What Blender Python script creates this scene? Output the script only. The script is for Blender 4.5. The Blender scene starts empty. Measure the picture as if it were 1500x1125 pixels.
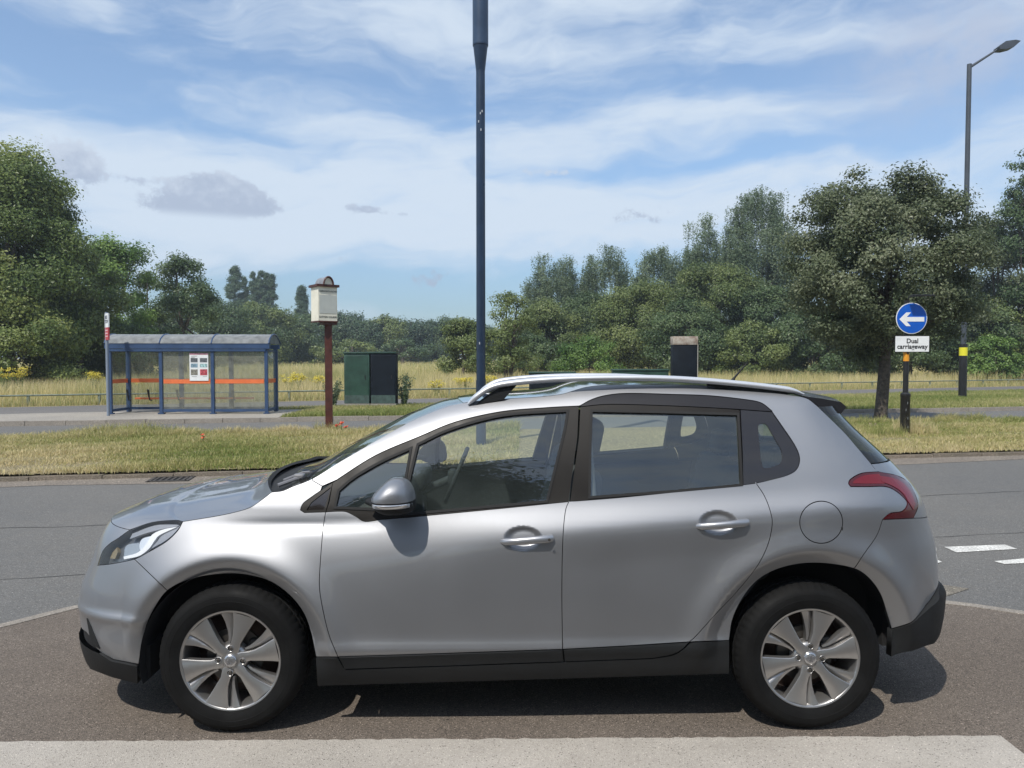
import bpy, bmesh, math, random
import numpy as np
from mathutils import Vector, Matrix, geometry
PI = math.pi
scene = bpy.context.scene
COL = scene.collection
rng = np.random.default_rng(7)
random.seed(7)
# ---------------------------------------------------------------- camera model
F, CX, CY, CAMH = 1083.0, 750.0, 562.5, 1.64
PITCH = math.atan(37.5 / F)
cP, sP = math.cos(PITCH), math.sin(PITCH)
def raydir(px, py):
    u = (np.asarray(px, float) - CX) / F; v = (np.asarray(py, float) - CY) / F
    return np.stack([u + 0 * v, cP - v * sP + 0 * u, -sP - v * cP + 0 * u], -1)
def at(px, py, Y):
    d = raydir(px, py); t = Y / d[..., 1]
    return Vector((float(d[0] * t), float(Y), float(CAMH + d[2] * t)))
def ground(px, py, z=0.0):
    d = raydir(px, py); t = (z - CAMH) / d[..., 2]
    return Vector((float(d[0] * t), float(d[1] * t), z))
# ---------------------------------------------------------------- materials
MATS = {}
def newmat(name):
    m = bpy.data.materials.new(name); m.use_nodes = True
    nt = m.node_tree; nt.nodes.clear()
    out = nt.nodes.new('ShaderNodeOutputMaterial')
    return m, nt, out
def N(nt, typ, **kw):
    n = nt.nodes.new(typ)
    for k, v in kw.items():
        if k in n.inputs.keys() if hasattr(n.inputs, 'keys') else False: n.inputs[k].default_value = v
        else: setattr(n, k, v)
    return n
def L(nt, a, b): nt.links.new(a, b)
def rgb(c): return (c[0], c[1], c[2], 1.0)
def mat(name, color, rough=.6, metal=0.0, spec=.5, coat=0.0, coatr=.05, var=0.0, vscale=8.0, color2=None, bump=0.0, bscale=40.0, rvar=0.0, dirt=None, sheen=0.0):
    """principled with object-space noise variation, bump and roughness breakup"""
    if name in MATS: return MATS[name]
    m, nt, out = newmat(name)
    p = N(nt, 'ShaderNodeBsdfPrincipled'); L(nt, p.outputs[0], out.inputs[0])
    p.inputs['Base Color'].default_value = rgb(color); p.inputs['Roughness'].default_value = rough
    p.inputs['Metallic'].default_value = metal; p.inputs['Specular IOR Level'].default_value = spec
    p.inputs['Coat Weight'].default_value = coat; p.inputs['Coat Roughness'].default_value = coatr
    tc = N(nt, 'ShaderNodeTexCoord')
    if var > 0 or color2:
        nz = N(nt, 'ShaderNodeTexNoise'); nz.inputs['Scale'].default_value = vscale; nz.inputs['Detail'].default_value = 6; nz.inputs['Roughness'].default_value = .65
        L(nt, tc.outputs['Object'], nz.inputs['Vector'])
        mx = N(nt, 'ShaderNodeMix', data_type='RGBA')
        c2 = color2 if color2 else tuple(x * (1 - var) for x in color)
        c1 = color if color2 else tuple(min(1, x * (1 + var)) for x in color)
        mx.inputs[6].default_value = rgb(c1); mx.inputs[7].default_value = rgb(c2)
        mr = N(nt, 'ShaderNodeMapRange'); mr.inputs[1].default_value = .35; mr.inputs[2].default_value = .65
        L(nt, nz.outputs[0], mr.inputs[0]); L(nt, mr.outputs[0], mx.inputs[0]); L(nt, mx.outputs[2], p.inputs['Base Color'])
    if rvar > 0:
        n2 = N(nt, 'ShaderNodeTexNoise'); n2.inputs['Scale'].default_value = vscale * .7; n2.inputs['Detail'].default_value = 5
        L(nt, tc.outputs['Object'], n2.inputs['Vector'])
        m2 = N(nt, 'ShaderNodeMapRange'); m2.inputs[1].default_value = .3; m2.inputs[2].default_value = .7
        m2.inputs[3].default_value = max(0, rough - rvar); m2.inputs[4].default_value = min(1, rough + rvar)
        L(nt, n2.outputs[0], m2.inputs[0]); L(nt, m2.outputs[0], p.inputs['Roughness'])
    if bump > 0:
        n3 = N(nt, 'ShaderNodeTexNoise'); n3.inputs['Scale'].default_value = bscale; n3.inputs['Detail'].default_value = 4
        L(nt, tc.outputs['Object'], n3.inputs['Vector'])
        bp = N(nt, 'ShaderNodeBump'); bp.inputs['Strength'].default_value = 1.0; bp.inputs['Distance'].default_value = bump
        L(nt, n3.outputs[0], bp.inputs['Height']); L(nt, bp.outputs[0], p.inputs['Normal'])
    MATS[name] = m
    return m
def glassmat(name, tint=(.75, .85, .82), ior=1.5, rough=0.0, dirt=0.0, dirtcol=(.5, .5, .45), reflect=1.0):
    """thin single-sheet glass: tinted transparency, Fresnel mirror, a film of dust"""
    if name in MATS: return MATS[name]
    m, nt, out = newmat(name)
    tr = N(nt, 'ShaderNodeBsdfTransparent'); tr.inputs[0].default_value = rgb(tint)
    gl = N(nt, 'ShaderNodeBsdfGlossy'); gl.inputs[0].default_value = (reflect, reflect, reflect, 1); gl.inputs['Roughness'].default_value = rough
    r0 = ((ior - 1) / (ior + 1)) ** 2; lw = N(nt, 'ShaderNodeLayerWeight'); lw.inputs[0].default_value = .5
    pw = N(nt, 'ShaderNodeMath', operation='POWER'); pw.inputs[1].default_value = 5.0; L(nt, lw.outputs['Facing'], pw.inputs[0])
    fr = N(nt, 'ShaderNodeMath', operation='MULTIPLY_ADD'); fr.inputs[1].default_value = 1 - r0; fr.inputs[2].default_value = r0; L(nt, pw.outputs[0], fr.inputs[0])
    m1 = N(nt, 'ShaderNodeMixShader'); L(nt, fr.outputs[0], m1.inputs[0]); L(nt, tr.outputs[0], m1.inputs[1]); L(nt, gl.outputs[0], m1.inputs[2])
    last = m1
    if dirt > 0:
        df = N(nt, 'ShaderNodeBsdfDiffuse'); df.inputs[0].default_value = rgb(dirtcol)
        tc = N(nt, 'ShaderNodeTexCoord'); nz = N(nt, 'ShaderNodeTexNoise'); nz.inputs['Scale'].default_value = 5; nz.inputs['Detail'].default_value = 8
        L(nt, tc.outputs['Object'], nz.inputs['Vector'])
        mr = N(nt, 'ShaderNodeMapRange'); mr.inputs[1].default_value = .25; mr.inputs[2].default_value = .75; mr.inputs[3].default_value = dirt * .6; mr.inputs[4].default_value = dirt * 1.4
        L(nt, nz.outputs[0], mr.inputs[0])
        m2 = N(nt, 'ShaderNodeMixShader'); L(nt, mr.outputs[0], m2.inputs[0]); L(nt, m1.outputs[0], m2.inputs[1]); L(nt, df.outputs[0], m2.inputs[2]); last = m2
    L(nt, last.outputs[0], out.inputs[0])
    MATS[name] = m
    return m
# ---------------------------------------------------------------- mesh builder
class MB:
    def __init__(s): s.v = []; s.f = []; s.mi = []
    def add(s, vs, fs, mi=0):
        b = len(s.v); s.v += [tuple(p) for p in vs]
        for f in fs: s.f.append(tuple(b + i for i in f)); s.mi.append(mi)
        return s
    def box(s, c, sz, rot=None, mi=0, taper=1.0):
        hx, hy, hz = sz[0] / 2, sz[1] / 2, sz[2] / 2
        vs = [Vector((x * (taper if z > 0 else 1), y * (taper if z > 0 else 1), z)) for z in (-hz, hz) for y in (-hy, hy) for x in (-hx, hx)]
        if rot is not None: vs = [rot @ p for p in vs]
        c = Vector(c); vs = [p + c for p in vs]
        return s.add(vs, [(0, 2, 3, 1), (4, 5, 7, 6), (0, 1, 5, 4), (2, 6, 7, 3), (0, 4, 6, 2), (1, 3, 7, 5)], mi)
    def rbox(s, c, sz, r=.02, seg=3, rot=None, mi=0):
        bm = bmesh.new(); bmesh.ops.create_cube(bm, size=1.0)
        for v in bm.verts: v.co = Vector((v.co.x * sz[0], v.co.y * sz[1], v.co.z * sz[2]))
        bmesh.ops.bevel(bm, geom=list(bm.edges), offset=min(r, min(sz) * .49), segments=seg, affect='EDGES', profile=.5)
        if rot is not None: bmesh.ops.transform(bm, matrix=rot.to_4x4(), verts=bm.verts)
        bm.verts.index_update()
        c = Vector(c)
        s.add([v.co + c for v in bm.verts], [[v.index for v in f.verts] for f in bm.faces], mi); bm.free()
        return s
    def tube(s, pts, r, seg=10, cap=True, mi=0, flat=None):
        pts = [Vector(p) for p in pts]; n = len(pts)
        rs = r if isinstance(r, (list, tuple)) else [r] * n
        rings = []; up = None
        for i, p in enumerate(pts):
            t = (pts[min(i + 1, n - 1)] - pts[max(i - 1, 0)]).normalized()
            if up is None:
                up = Vector((0, 0, 1)) if abs(t.z) < .9 else Vector((1, 0, 0))
            a = t.cross(up).normalized(); b = a.cross(t).normalized(); up = b
            fa, fb = flat if flat else (1, 1)
            rings.append([p + a * (math.cos(2 * PI * k / seg) * rs[i] * fa) + b * (math.sin(2 * PI * k / seg) * rs[i] * fb) for k in range(seg)])
        vs = [q for rg in rings for q in rg]; fs = []
        for i in range(n - 1):
            for k in range(seg):
                k2 = (k + 1) % seg
                fs.append((i * seg + k, i * seg + k2, (i + 1) * seg + k2, (i + 1) * seg + k))
        if cap: fs.append(tuple(range(seg - 1, -1, -1))); fs.append(tuple((n - 1) * seg + k for k in range(seg)))
        return s.add(vs, fs, mi)
    def lathe(s, prof, axis='z', c=(0, 0, 0), seg=32, mi=0, closed=False):
        """prof: list of (r, h)"""
        vs = []; n = len(prof)
        for k in range(seg):
            a = 2 * PI * k / seg
            for (r, h) in prof:
                x, y = r * math.cos(a), r * math.sin(a)
                vs.append((c[0] + x, c[1] + y, c[2] + h) if axis == 'z' else ((c[0] + x, c[1] + h, c[2] + y) if axis == 'y' else (c[0] + h, c[1] + x, c[2] + y)))
        fs = []
        for k in range(seg):
            k2 = (k + 1) % seg
            for i in range(n - 1 if not closed else n):
                j = (i + 1) % n
                f = (k * n + i, k2 * n + i, k2 * n + j, k * n + j)
                fs.append(f if axis != 'y' else f[::-1])
        return s.add(vs, fs, mi)
    def prism(s, poly, origin, ux, uy, thick, mi=0):
        """extrude a 2-D outline (list of (a,b)) lying in plane origin+a*ux+b*uy by vector thick"""
        o = Vector(origin); ux = Vector(ux); uy = Vector(uy); th = Vector(thick); n = len(poly)
        a = [o + ux * p[0] + uy * p[1] for p in poly]; b = [p + th for p in a]
        tris = geometry.tessellate_polygon([[Vector((p[0], p[1], 0)) for p in poly]])
        fs = [tuple(t) for t in tris] + [tuple(n + i for i in reversed(t)) for t in tris]
        fs += [(i, (i + 1) % n, n + (i + 1) % n, n + i) for i in range(n)]
        return s.add(a + b, fs, mi)
    def build(s, name, m, parent=None, smooth=None, recalc=True):
        me = bpy.data.meshes.new(name); me.from_pydata(s.v, [], s.f)
        ms = m if isinstance(m, (list, tuple)) else [m]
        for k in ms: me.materials.append(k)
        if any(s.mi): me.polygons.foreach_set('material_index', s.mi)
        if recalc:
            bm = bmesh.new(); bm.from_mesh(me); bmesh.ops.recalc_face_normals(bm, faces=bm.faces); bm.to_mesh(me); bm.free()
        o = bpy.data.objects.new(name, me); COL.objects.link(o)
        if parent is not None: o.parent = parent
        if smooth is not None:
            me.polygons.foreach_set('use_smooth', [True] * len(me.polygons))
            if smooth < 179: me.set_sharp_from_angle(angle=math.radians(smooth))
        me.update()
        return o
def raw_obj(name, v, f, m, parent=None, smooth=False, attr=None):
    """fast numpy mesh; f is (n,k) int array"""
    v = np.asarray(v, np.float32); f = np.asarray(f, np.int32); k = f.shape[1]
    me = bpy.data.meshes.new(name)
    me.vertices.add(len(v)); me.vertices.foreach_set('co', v.ravel())
    me.loops.add(f.size); me.loops.foreach_set('vertex_index', f.ravel())
    me.polygons.add(len(f)); me.polygons.foreach_set('loop_start', np.arange(len(f), dtype=np.int32) * k)
    try: me.polygons.foreach_set('loop_total', np.full(len(f), k, np.int32))
    except Exception: pass
    me.polygons.foreach_set('use_smooth', np.full(len(f), smooth))
    if attr is not None:
        a = me.attributes.new('tone', 'FLOAT', 'FACE'); a.data.foreach_set('value', np.asarray(attr, np.float32))
    me.materials.append(m); me.update(calc_edges=True); me.validate()
    o = bpy.data.objects.new(name, me); COL.objects.link(o)
    if parent is not None: o.parent = parent
    return o
def empty(name, loc=(0, 0, 0), rz=0.0, label=None, cat=None, group=None):
    o = bpy.data.objects.new(name, None); COL.objects.link(o); o.location = loc; o.rotation_euler = (0, 0, rz)
    o.empty_display_size = .1
    if label: tag(o, label, cat, group)
    return o
def tag(o, label=None, cat=None, group=None, kind=None):
    if label: o['label'] = label
    if cat: o['category'] = cat
    if group: o['group'] = group
    if kind: o['kind'] = kind
    return o
def dup(root, loc=None, rz=None, label=None):
    r = root.copy(); COL.objects.link(r)
    if loc is not None: r.location = loc
    if rz is not None: r.rotation_euler = (0, 0, rz)
    if label: r['label'] = label
    for ch in list(root.children):
        c = ch.copy(); COL.objects.link(c); c.parent = r
        for g in ch.children:
            d = g.copy(); COL.objects.link(d); d.parent = c
    return r
def text_mesh(s, size, m, name, parent=None, loc=(0, 0, 0), rot=(PI / 2, 0, 0), extrude=.002, align='CENTER', sx=1.0, spacing=1.0):
    cu = bpy.data.curves.new(name, 'FONT'); cu.body = s; cu.size = size; cu.extrude = extrude; cu.align_x = align; cu.align_y = 'CENTER'
    cu.space_line = spacing; cu.offset = size * .018; cu.resolution_u = 3
    to = bpy.data.objects.new('tmp_text', cu); COL.objects.link(to)
    dg = bpy.context.evaluated_depsgraph_get(); me = bpy.data.meshes.new_from_object(to.evaluated_get(dg))
    bpy.data.objects.remove(to); bpy.data.curves.remove(cu)
    me.materials.clear(); me.materials.append(m)
    o = bpy.data.objects.new(name, me); COL.objects.link(o); o.location = loc; o.rotation_euler = rot; o.scale = (sx, 1, 1)
    if parent is not None: o.parent = parent
    return o
def catmull(pts, n=8):
    """open Catmull-Rom through 2-D points"""
    P = np.asarray(pts, float)
    if len(P) < 3:
        t = np.linspace(0, 1, n + 1)[:, None]; return P[0] * (1 - t) + P[-1] * t
    Q = np.vstack([2 * P[0] - P[1], P, 2 * P[-1] - P[-2]]); out = []
    for i in range(1, len(Q) - 2):
        p0, p1, p2, p3 = Q[i - 1], Q[i], Q[i + 1], Q[i + 2]
        for t in np.linspace(0, 1, n, endpoint=False):
            out.append(.5 * ((2 * p1) + (p2 - p0) * t + (2 * p0 - 5 * p1 + 4 * p2 - p3) * t * t + (3 * p1 - p0 - 3 * p2 + p3) * t ** 3))
    out.append(P[-1]); return np.array(out)
def sstep(a, b, x):
    t = np.clip((np.asarray(x, float) - a) / (b - a), 0, 1); return t * t * (3 - 2 * t)
def sp(x, w): return w * np.logaddexp(0, np.asarray(x, float) / w)
# =================================================================== GROUND, ROADS, GRASS
ZR = -.045                                            # road level (the driveway falls to it)
def Yv(X): return 11.25 + .174 * X                    # near edge of the central verge
def Yf(X): return 16.7 + .174 * X                     # its far edge
def Yk(X): return 20.7 + .19 * X                      # kerb of the far pavement
def Yp(X): return 26.3 + .40 * X                      # tarmac footpath, near edge
def Yq(X): return Yp(X) + 4.0
def Yr(X): return Yp(X) + 4.9                         # knee rail
def zmeadow(x, y): return .10 * 0 + .0075 * np.clip(np.asarray(y, float) - 34, 0, 200)
def asphalt(name, c1, c2, c3, grain=220.0, patch=.5, speck=.25, bump=.004, stain=None, dark=None):
    m, nt, out = newmat(name)
    p = N(nt, 'ShaderNodeBsdfPrincipled'); L(nt, p.outputs[0], out.inputs[0]); p.inputs['Roughness'].default_value = .88; p.inputs['Specular IOR Level'].default_value = .3
    tc = N(nt, 'ShaderNodeTexCoord')
    def noise(s, d=5, r=.6):
        n = N(nt, 'ShaderNodeTexNoise'); n.inputs['Scale'].default_value = s; n.inputs['Detail'].default_value = d; n.inputs['Roughness'].default_value = r; L(nt, tc.outputs['Object'], n.inputs['Vector']); return n
    def rng_(n, a, b):
        r = N(nt, 'ShaderNodeMapRange'); r.inputs[1].default_value = a; r.inputs[2].default_value = b; L(nt, n.outputs[0], r.inputs[0]); return r
    def mix(f, a, b):
        x = N(nt, 'ShaderNodeMix', data_type='RGBA'); L(nt, f, x.inputs[0])
        for i, v in ((6, a), (7, b)):
            if isinstance(v, tuple): x.inputs[i].default_value = rgb(v)
            else: L(nt, v, x.inputs[i])
        return x.outputs[2]
    big = rng_(noise(patch, 6, .6), .35, .68)
    col = mix(big.outputs[0], c1, c2)
    med = rng_(noise(9, 6, .7), .52, .75); mm = N(nt, 'ShaderNodeMath', operation='MULTIPLY'); mm.inputs[1].default_value = .45; L(nt, med.outputs[0], mm.inputs[0])
    col = mix(mm.outputs[0], col, c3)
    vo = N(nt, 'ShaderNodeTexVoronoi'); vo.inputs['Scale'].default_value = grain; L(nt, tc.outputs['Object'], vo.inputs['Vector'])
    sep = N(nt, 'ShaderNodeSeparateColor'); L(nt, vo.outputs['Color'], sep.inputs[0])
    mr = N(nt, 'ShaderNodeMapRange'); mr.inputs[1].default_value = 0; mr.inputs[2].default_value = 1; mr.inputs[3].default_value = 1 - speck * 1.6; mr.inputs[4].default_value = 1 + speck * 1.6; L(nt, sep.outputs[0], mr.inputs[0])
    wh = N(nt, 'ShaderNodeMath', operation='GREATER_THAN'); wh.inputs[1].default_value = .965; L(nt, sep.outputs[1], wh.inputs[0])
    wm = N(nt, 'ShaderNodeMath', operation='MULTIPLY_ADD'); wm.inputs[1].default_value = speck * 5; L(nt, wh.outputs[0], wm.inputs[0]); L(nt, mr.outputs[0], wm.inputs[2])
    if dark:
        dk = N(nt, 'ShaderNodeMath', operation='GREATER_THAN'); dk.inputs[1].default_value = dark; L(nt, sep.outputs[2], dk.inputs[0])
        d2 = N(nt, 'ShaderNodeMath', operation='MULTIPLY_ADD'); d2.inputs[1].default_value = -.55; L(nt, dk.outputs[0], d2.inputs[0]); L(nt, wm.outputs[0], d2.inputs[2]); wm = d2
    hsv = N(nt, 'ShaderNodeHueSaturation'); L(nt, col, hsv.inputs['Color']); L(nt, wm.outputs[0], hsv.inputs['Value'])
    L(nt, hsv.outputs[0], p.inputs['Base Color'])
    bp = N(nt, 'ShaderNodeBump'); bp.inputs['Distance'].default_value = bump; bp.inputs['Strength'].default_value = .8; L(nt, vo.outputs['Distance'], bp.inputs['Height']); L(nt, bp.outputs[0], p.inputs['Normal'])
    MATS[name] = m
    return m
ROAD = asphalt('road_asphalt', (.130, .128, .123), (.155, .149, .138), (.172, .157, .137), 160, .35, .18)
DRIVE = asphalt('driveway_asphalt', (.135, .112, .092), (.165, .138, .114), (.105, .088, .074), 230, .9, .25, dark=.96)
CONC = asphalt('concrete_slab', (.36, .33, .29), (.44, .405, .36), (.31, .28, .25), 240, 1.6, .08, .003, dark=.975)
PATH = asphalt('path_asphalt', (.13, .125, .12), (.16, .15, .14), (.18, .165, .15), 60, .3, .1)
APRON = asphalt('paving_concrete', (.33, .30, .255), (.27, .25, .22), (.22, .205, .18), 40, .5, .08)
KERBM = asphalt('kerb_concrete', (.30, .265, .225), (.24, .215, .185), (.16, .145, .12), 120, 2.0, .15)
SOIL = asphalt('dry_soil', (.24, .20, .12), (.28, .235, .13), (.18, .165, .08), 50, .8, .25, .02)
MEADOWG = asphalt('meadow_ground', (.42, .35, .17), (.36, .32, .15), (.28, .27, .12), 8, .12, .18, .05)
GRASSG = asphalt('turf', (.10, .115, .035), (.15, .14, .055), (.19, .165, .08), 60, .6, .25, .02)
def strip(name, xs, y0, y1, z, m, kind='structure', nz=1):
    """sheet between two curves y0(x), y1(x)"""
    v = []; f = []
    for x in xs:
        a, b = y0(x), y1(x)
        for k in range(nz + 1):
            yy = a + (b - a) * k / nz; v.append((x, yy, z(x, yy) if callable(z) else z))
    n = nz + 1
    for i in range(len(xs) - 1):
        for k in range(nz): f.append((i * n + k, (i + 1) * n + k, (i + 1) * n + k + 1, i * n + k + 1))
    o = MB().add(v, f).build(name, m, smooth=60); o['kind'] = kind
    return o
xs = np.linspace(-70, 75, 60)
# one sheet of ground reaching the horizon
gv, gf = [], []
gxs = np.concatenate([np.linspace(-1400, -90, 8), np.linspace(-80, 90, 35), np.linspace(110, 1400, 8)]); gys = np.concatenate([[-400, -60], np.linspace(-20, 24, 6), np.linspace(28, 170, 36), [220, 400, 900, 1600]])
for y in gys:
    for x in gxs: gv.append((x, y, float(zmeadow(x, y)) - .09 + (.0 if y < 30 else .05)))
nx = len(gxs)
gf = [(j * nx + i, j * nx + i + 1, (j + 1) * nx + i + 1, (j + 1) * nx + i) for j in range(len(gys) - 1) for i in range(nx - 1)]
g = MB().add(gv, gf).build('ground', MEADOWG, smooth=60); g['kind'] = 'structure'
strip('road', xs, lambda x: -2.0 if abs(x) > 5 else 3.0, lambda x: Yv(x) + .02, lambda x, y: ZR, ROAD).name = 'road'
strip('far_road', xs, lambda x: Yf(x) - .3, lambda x: Yk(x), ZR, ROAD)
strip('gutter', xs, lambda x: Yv(x) - .55 - .12 * math.sin(x * 1.3), lambda x: Yv(x) + .05, ZR + .004, asphalt('gutter_grit', (.17, .145, .12), (.22, .19, .155), (.12, .11, .095), 90, 1.2, .25))
# driveway sheet, falling gently to the road, with a flush kerb along its edge
dw = [(-4.6, 2.9), (-3.9, 3.55), (-3.52, 4.02), (-3.14, 4.50), (-2.85, 4.90), (-2.55, 5.10), (-2.0, 5.30), (-1.0, 5.42), (0, 5.45), (1.0, 5.40), (2.0, 5.22), (2.9, 4.97), (3.3, 4.75), (3.8, 4.45), (4.6, 3.9), (5.4, 2.9)]
dwc = catmull(dw, 6)
def zdrive(y): return -max(0.0, y - 3.33) * math.tan(math.radians(.8))
dv = []; df = []
rows = np.linspace(0, 1, 9)
for p in dwc:
    for t in rows: yy = 2.6 + (p[1] - 2.6) * t; dv.append((p[0], yy, zdrive(yy)))
n = len(rows)
df = [(i * n + k, (i + 1) * n + k, (i + 1) * n + k + 1, i * n + k + 1) for i in range(len(dwc) - 1) for k in range(n - 1)]
d_ = MB().add(dv, df).build('driveway', DRIVE, smooth=60); d_['kind'] = 'structure'
kb = MB(); kv = []
for i, p in enumerate(dwc):
    a = dwc[min(i + 1, len(dwc) - 1)] - dwc[max(i - 1, 0)]; a = a / np.linalg.norm(a); nrm = np.array([-a[1], a[0]])
    q = p + nrm * .085; z0 = zdrive(p[1]) + .004
    for (pp, zz) in ((p - nrm * .004, z0 - .05), (p - nrm * .004, z0), (q, z0 - .004), (q + nrm * .012, ZR - .02)): kv.append((pp[0], pp[1], zz))
kf = [(i * 4 + k, (i + 1) * 4 + k, (i + 1) * 4 + k + 1, i * 4 + k + 1) for i in range(len(dwc) - 1) for k in range(3)]
kb.add(kv, kf).build('driveway_kerb', KERBM, smooth=40)['kind'] = 'structure'
ce = [(x, float(np.interp(x, [-14, -2.5, 0, 2.12], [3.06, 3.10, 3.13, 3.155])) + random.gauss(0, .0035), .004) for x in np.linspace(2.12, -6, 260)]
s_ = MB().add([(-14, 2.72, .004), (2.11, 2.80, .004), (2.12, 2.98, .004)] + ce + [(-14, 3.06, .004)], [tuple(range(len(ce) + 4))]).build('concrete_apron', CONC); s_['kind'] = 'structure'
s_ = MB().add([(-40, -30, -.02), (40, -30, -.02), (40, 2.95, -.02), (-40, 2.95, -.02)], [(0, 1, 2, 3)]).build('yard', asphalt('yard_darkened', (.075, .070, .066), (.095, .088, .080), (.06, .056, .052), 180, .8, .2)); s_['kind'] = 'structure'  # unseen ground, toned darker to deepen the reflections in the doors
# central verge: a low mound of dry soil with kerbs either side
def zverge(x, y): 
    t = np.clip((y - Yv(x)) / (Yf(x) - Yv(x)), 0, 1); return .03 + .10 * np.sin(PI * t) ** .7
strip('verge_soil', xs, lambda x: Yv(x) + .1, lambda x: Yf(x) - .1, lambda x, y: float(zverge(x, y)), SOIL, nz=10).name = 'verge'
def kerb(name, yfun, w=.13, top=.035, x0=-60, x1=66, km=None):
    mb = MB(); pts = np.arange(x0, x1, .92)
    for x in pts:
        xa, xb = x + .006, x + .914; ya, yb = yfun(xa), yfun(xb); j = random.uniform(-.006, .006)
        v = [(xa, ya, ZR - .05), (xb, yb, ZR - .05), (xb, yb + w, ZR - .05), (xa, ya + w, ZR - .05), (xa, ya + .012, top + j), (xb, yb + .012, top + j), (xb, yb + w, top + j), (xa, ya + w, top + j)]
        mb.add(v, [(0, 1, 5, 4), (1, 2, 6, 5), (2, 3, 7, 6), (3, 0, 4, 7), (4, 5, 6, 7)])
    o = mb.build(name, km or KERBM); o['kind'] = 'structure'; return o
KERBD = asphalt('dirty_kerb', (.20, .165, .13), (.15, .13, .10), (.11, .10, .075), 120, 1.5, .2)
kerb('verge_kerb', lambda x: Yv(x) + .0, top=.012, km=KERBD)
kerb('verge_far_kerb', lambda x: Yf(x) - .13, top=.03)
kerb('pavement_kerb', lambda x: Yk(x), top=.075)
strip('pavement_grass', xs, lambda x: Yk(x) + .13, lambda x: Yp(x) + .1, .055, GRASSG)
strip('path', xs, lambda x: Yp(x), lambda x: Yq(x), .062, PATH)
strip('paving', np.linspace(-26, -6.25, 14), lambda x: Yk(x) + .13, lambda x: min(Yk(x) + 3.3 - (.0 if x > -15 else .5), Yp(x) + .3), .068, APRON)
strip('path_branch', np.linspace(-20, -12.6, 8), lambda x: Yk(x) + 3.0, lambda x: Yp(x) + .3, .066, PATH)
strip('rail_strip', xs, lambda x: Yq(x), lambda x: Yr(x) + .5, .045, SOIL)
# painted dashes on the near road
PAINTW = asphalt('road_paint', (.62, .61, .57), (.50, .49, .46), (.20, .20, .19), 90, 3.0, .15, .002)
def quad(name, px, m, z):
    v = [tuple(ground(x, y, z)) for (x, y) in px]; o = MB().add(v, [tuple(range(len(v)))]).build(name, m); o['kind'] = 'structure'; return o
quad('road_marking', [(1383, 801), (1472, 797.5), (1490, 804), (1401, 809)], PAINTW, ZR + .005)
quad('road_marking', [(1456, 822), (1540, 814), (1560, 822), (1471, 826)], PAINTW, ZR + .005)
quad('road_marking', [(1365, 822), (1371, 819), (1380, 823), (1368, 826)], PAINTW, ZR + .005)
quad('road_patch', [(1240, 872), (1366, 854), (1420, 862), (1390, 872), (1330, 884)], asphalt('old_patch', (.15, .135, .11), (.19, .17, .14), (.09, .085, .075), 120, 3.0, .25), ZR + .004)
# ------------------------------------------------------------ grass blades
def fieldnoise(x, y, s, seed):
    r = np.random.default_rng(seed); o = np.zeros_like(x)
    for i in range(7):
        a = r.uniform(0, 2 * PI); k = s * r.uniform(.6, 2.2); o += np.sin((x * math.cos(a) + y * math.sin(a)) * k + r.uniform(0, 6.28)) / (1 + .4 * i)
    return o / 2.2
def grassmat(name, cols, rough=.6, trans=.35, spec=.25):
    m, nt, out = newmat(name)
    at_ = N(nt, 'ShaderNodeAttribute', attribute_name='tone')
    rp = N(nt, 'ShaderNodeValToRGB'); e = rp.color_ramp.elements
    while len(e) < len(cols): e.new(.5)
    for i, c in enumerate(cols): e[i].position = i / (len(cols) - 1); e[i].color = rgb(c)
    L(nt, at_.outputs['Fac'], rp.inputs[0])
    d = N(nt, 'ShaderNodeBsdfPrincipled'); d.inputs['Roughness'].default_value = rough; d.inputs['Specular IOR Level'].default_value = spec; L(nt, rp.outputs[0], d.inputs['Base Color'])
    t = N(nt, 'ShaderNodeBsdfTranslucent'); L(nt, rp.outputs[0], t.inputs[0])
    mx = N(nt, 'ShaderNodeMixShader'); mx.inputs[0].default_value = trans; L(nt, d.outputs[0], mx.inputs[1]); L(nt, t.outputs[0], mx.inputs[2]); L(nt, mx.outputs[0], out.inputs[0])
    MATS[name] = m; return m
def blades(name, x, y, z, h, w, tone, m, lean=.35, seed=1, parent=None, kind='stuff'):
    r = np.random.default_rng(seed); n = len(x); a = r.uniform(0, 2 * PI, n); ln = r.normal(0, lean, n) * h; la = r.uniform(0, 2 * PI, n)
    dx, dy = np.cos(a) * w / 2, np.sin(a) * w / 2
    tx, ty = x + np.cos(la) * ln, y + np.sin(la) * ln
    mx_, my_ = x + (tx - x) * .32, y + (ty - y) * .32
    v = np.stack([np.stack([x - dx, y - dy, z], 1), np.stack([x + dx, y + dy, z], 1), np.stack([mx_ + dx * .8, my_ + dy * .8, z + h * .55], 1), np.stack([mx_ - dx * .8, my_ - dy * .8, z + h * .55], 1), np.stack([tx + dx * .15, ty + dy * .15, z + h], 1), np.stack([tx - dx * .15, ty - dy * .15, z + h], 1)], 1)
    i = np.arange(n)[:, None] * 6; f = np.concatenate([i + np.array([[0, 1, 2, 3]]), i + np.array([[3, 2, 4, 5]])], 0)
    o = raw_obj(name, v.reshape(-1, 3), f, m, parent, attr=np.concatenate([tone, tone]))
    if kind: o['kind'] = kind
    return o
VERGE = grassmat('verge_grass', [(.17, .23, .055), (.28, .31, .095), (.43, .40, .165), (.56, .49, .25), (.66, .56, .33)])
MEAD = grassmat('meadow_grass', [(.19, .27, .085), (.35, .37, .14), (.55, .48, .23), (.68, .59, .33), (.76, .66, .43)])
r = np.random.default_rng(11)
def inview(x, y, pad=60):
    px = CX + F * x / np.maximum(y, .1); return (px > -pad) & (px < 1500 + pad)
def notcar(x, y):
    px = CX + F * x / y; return (px < 760) | (px > 1120)
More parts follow.
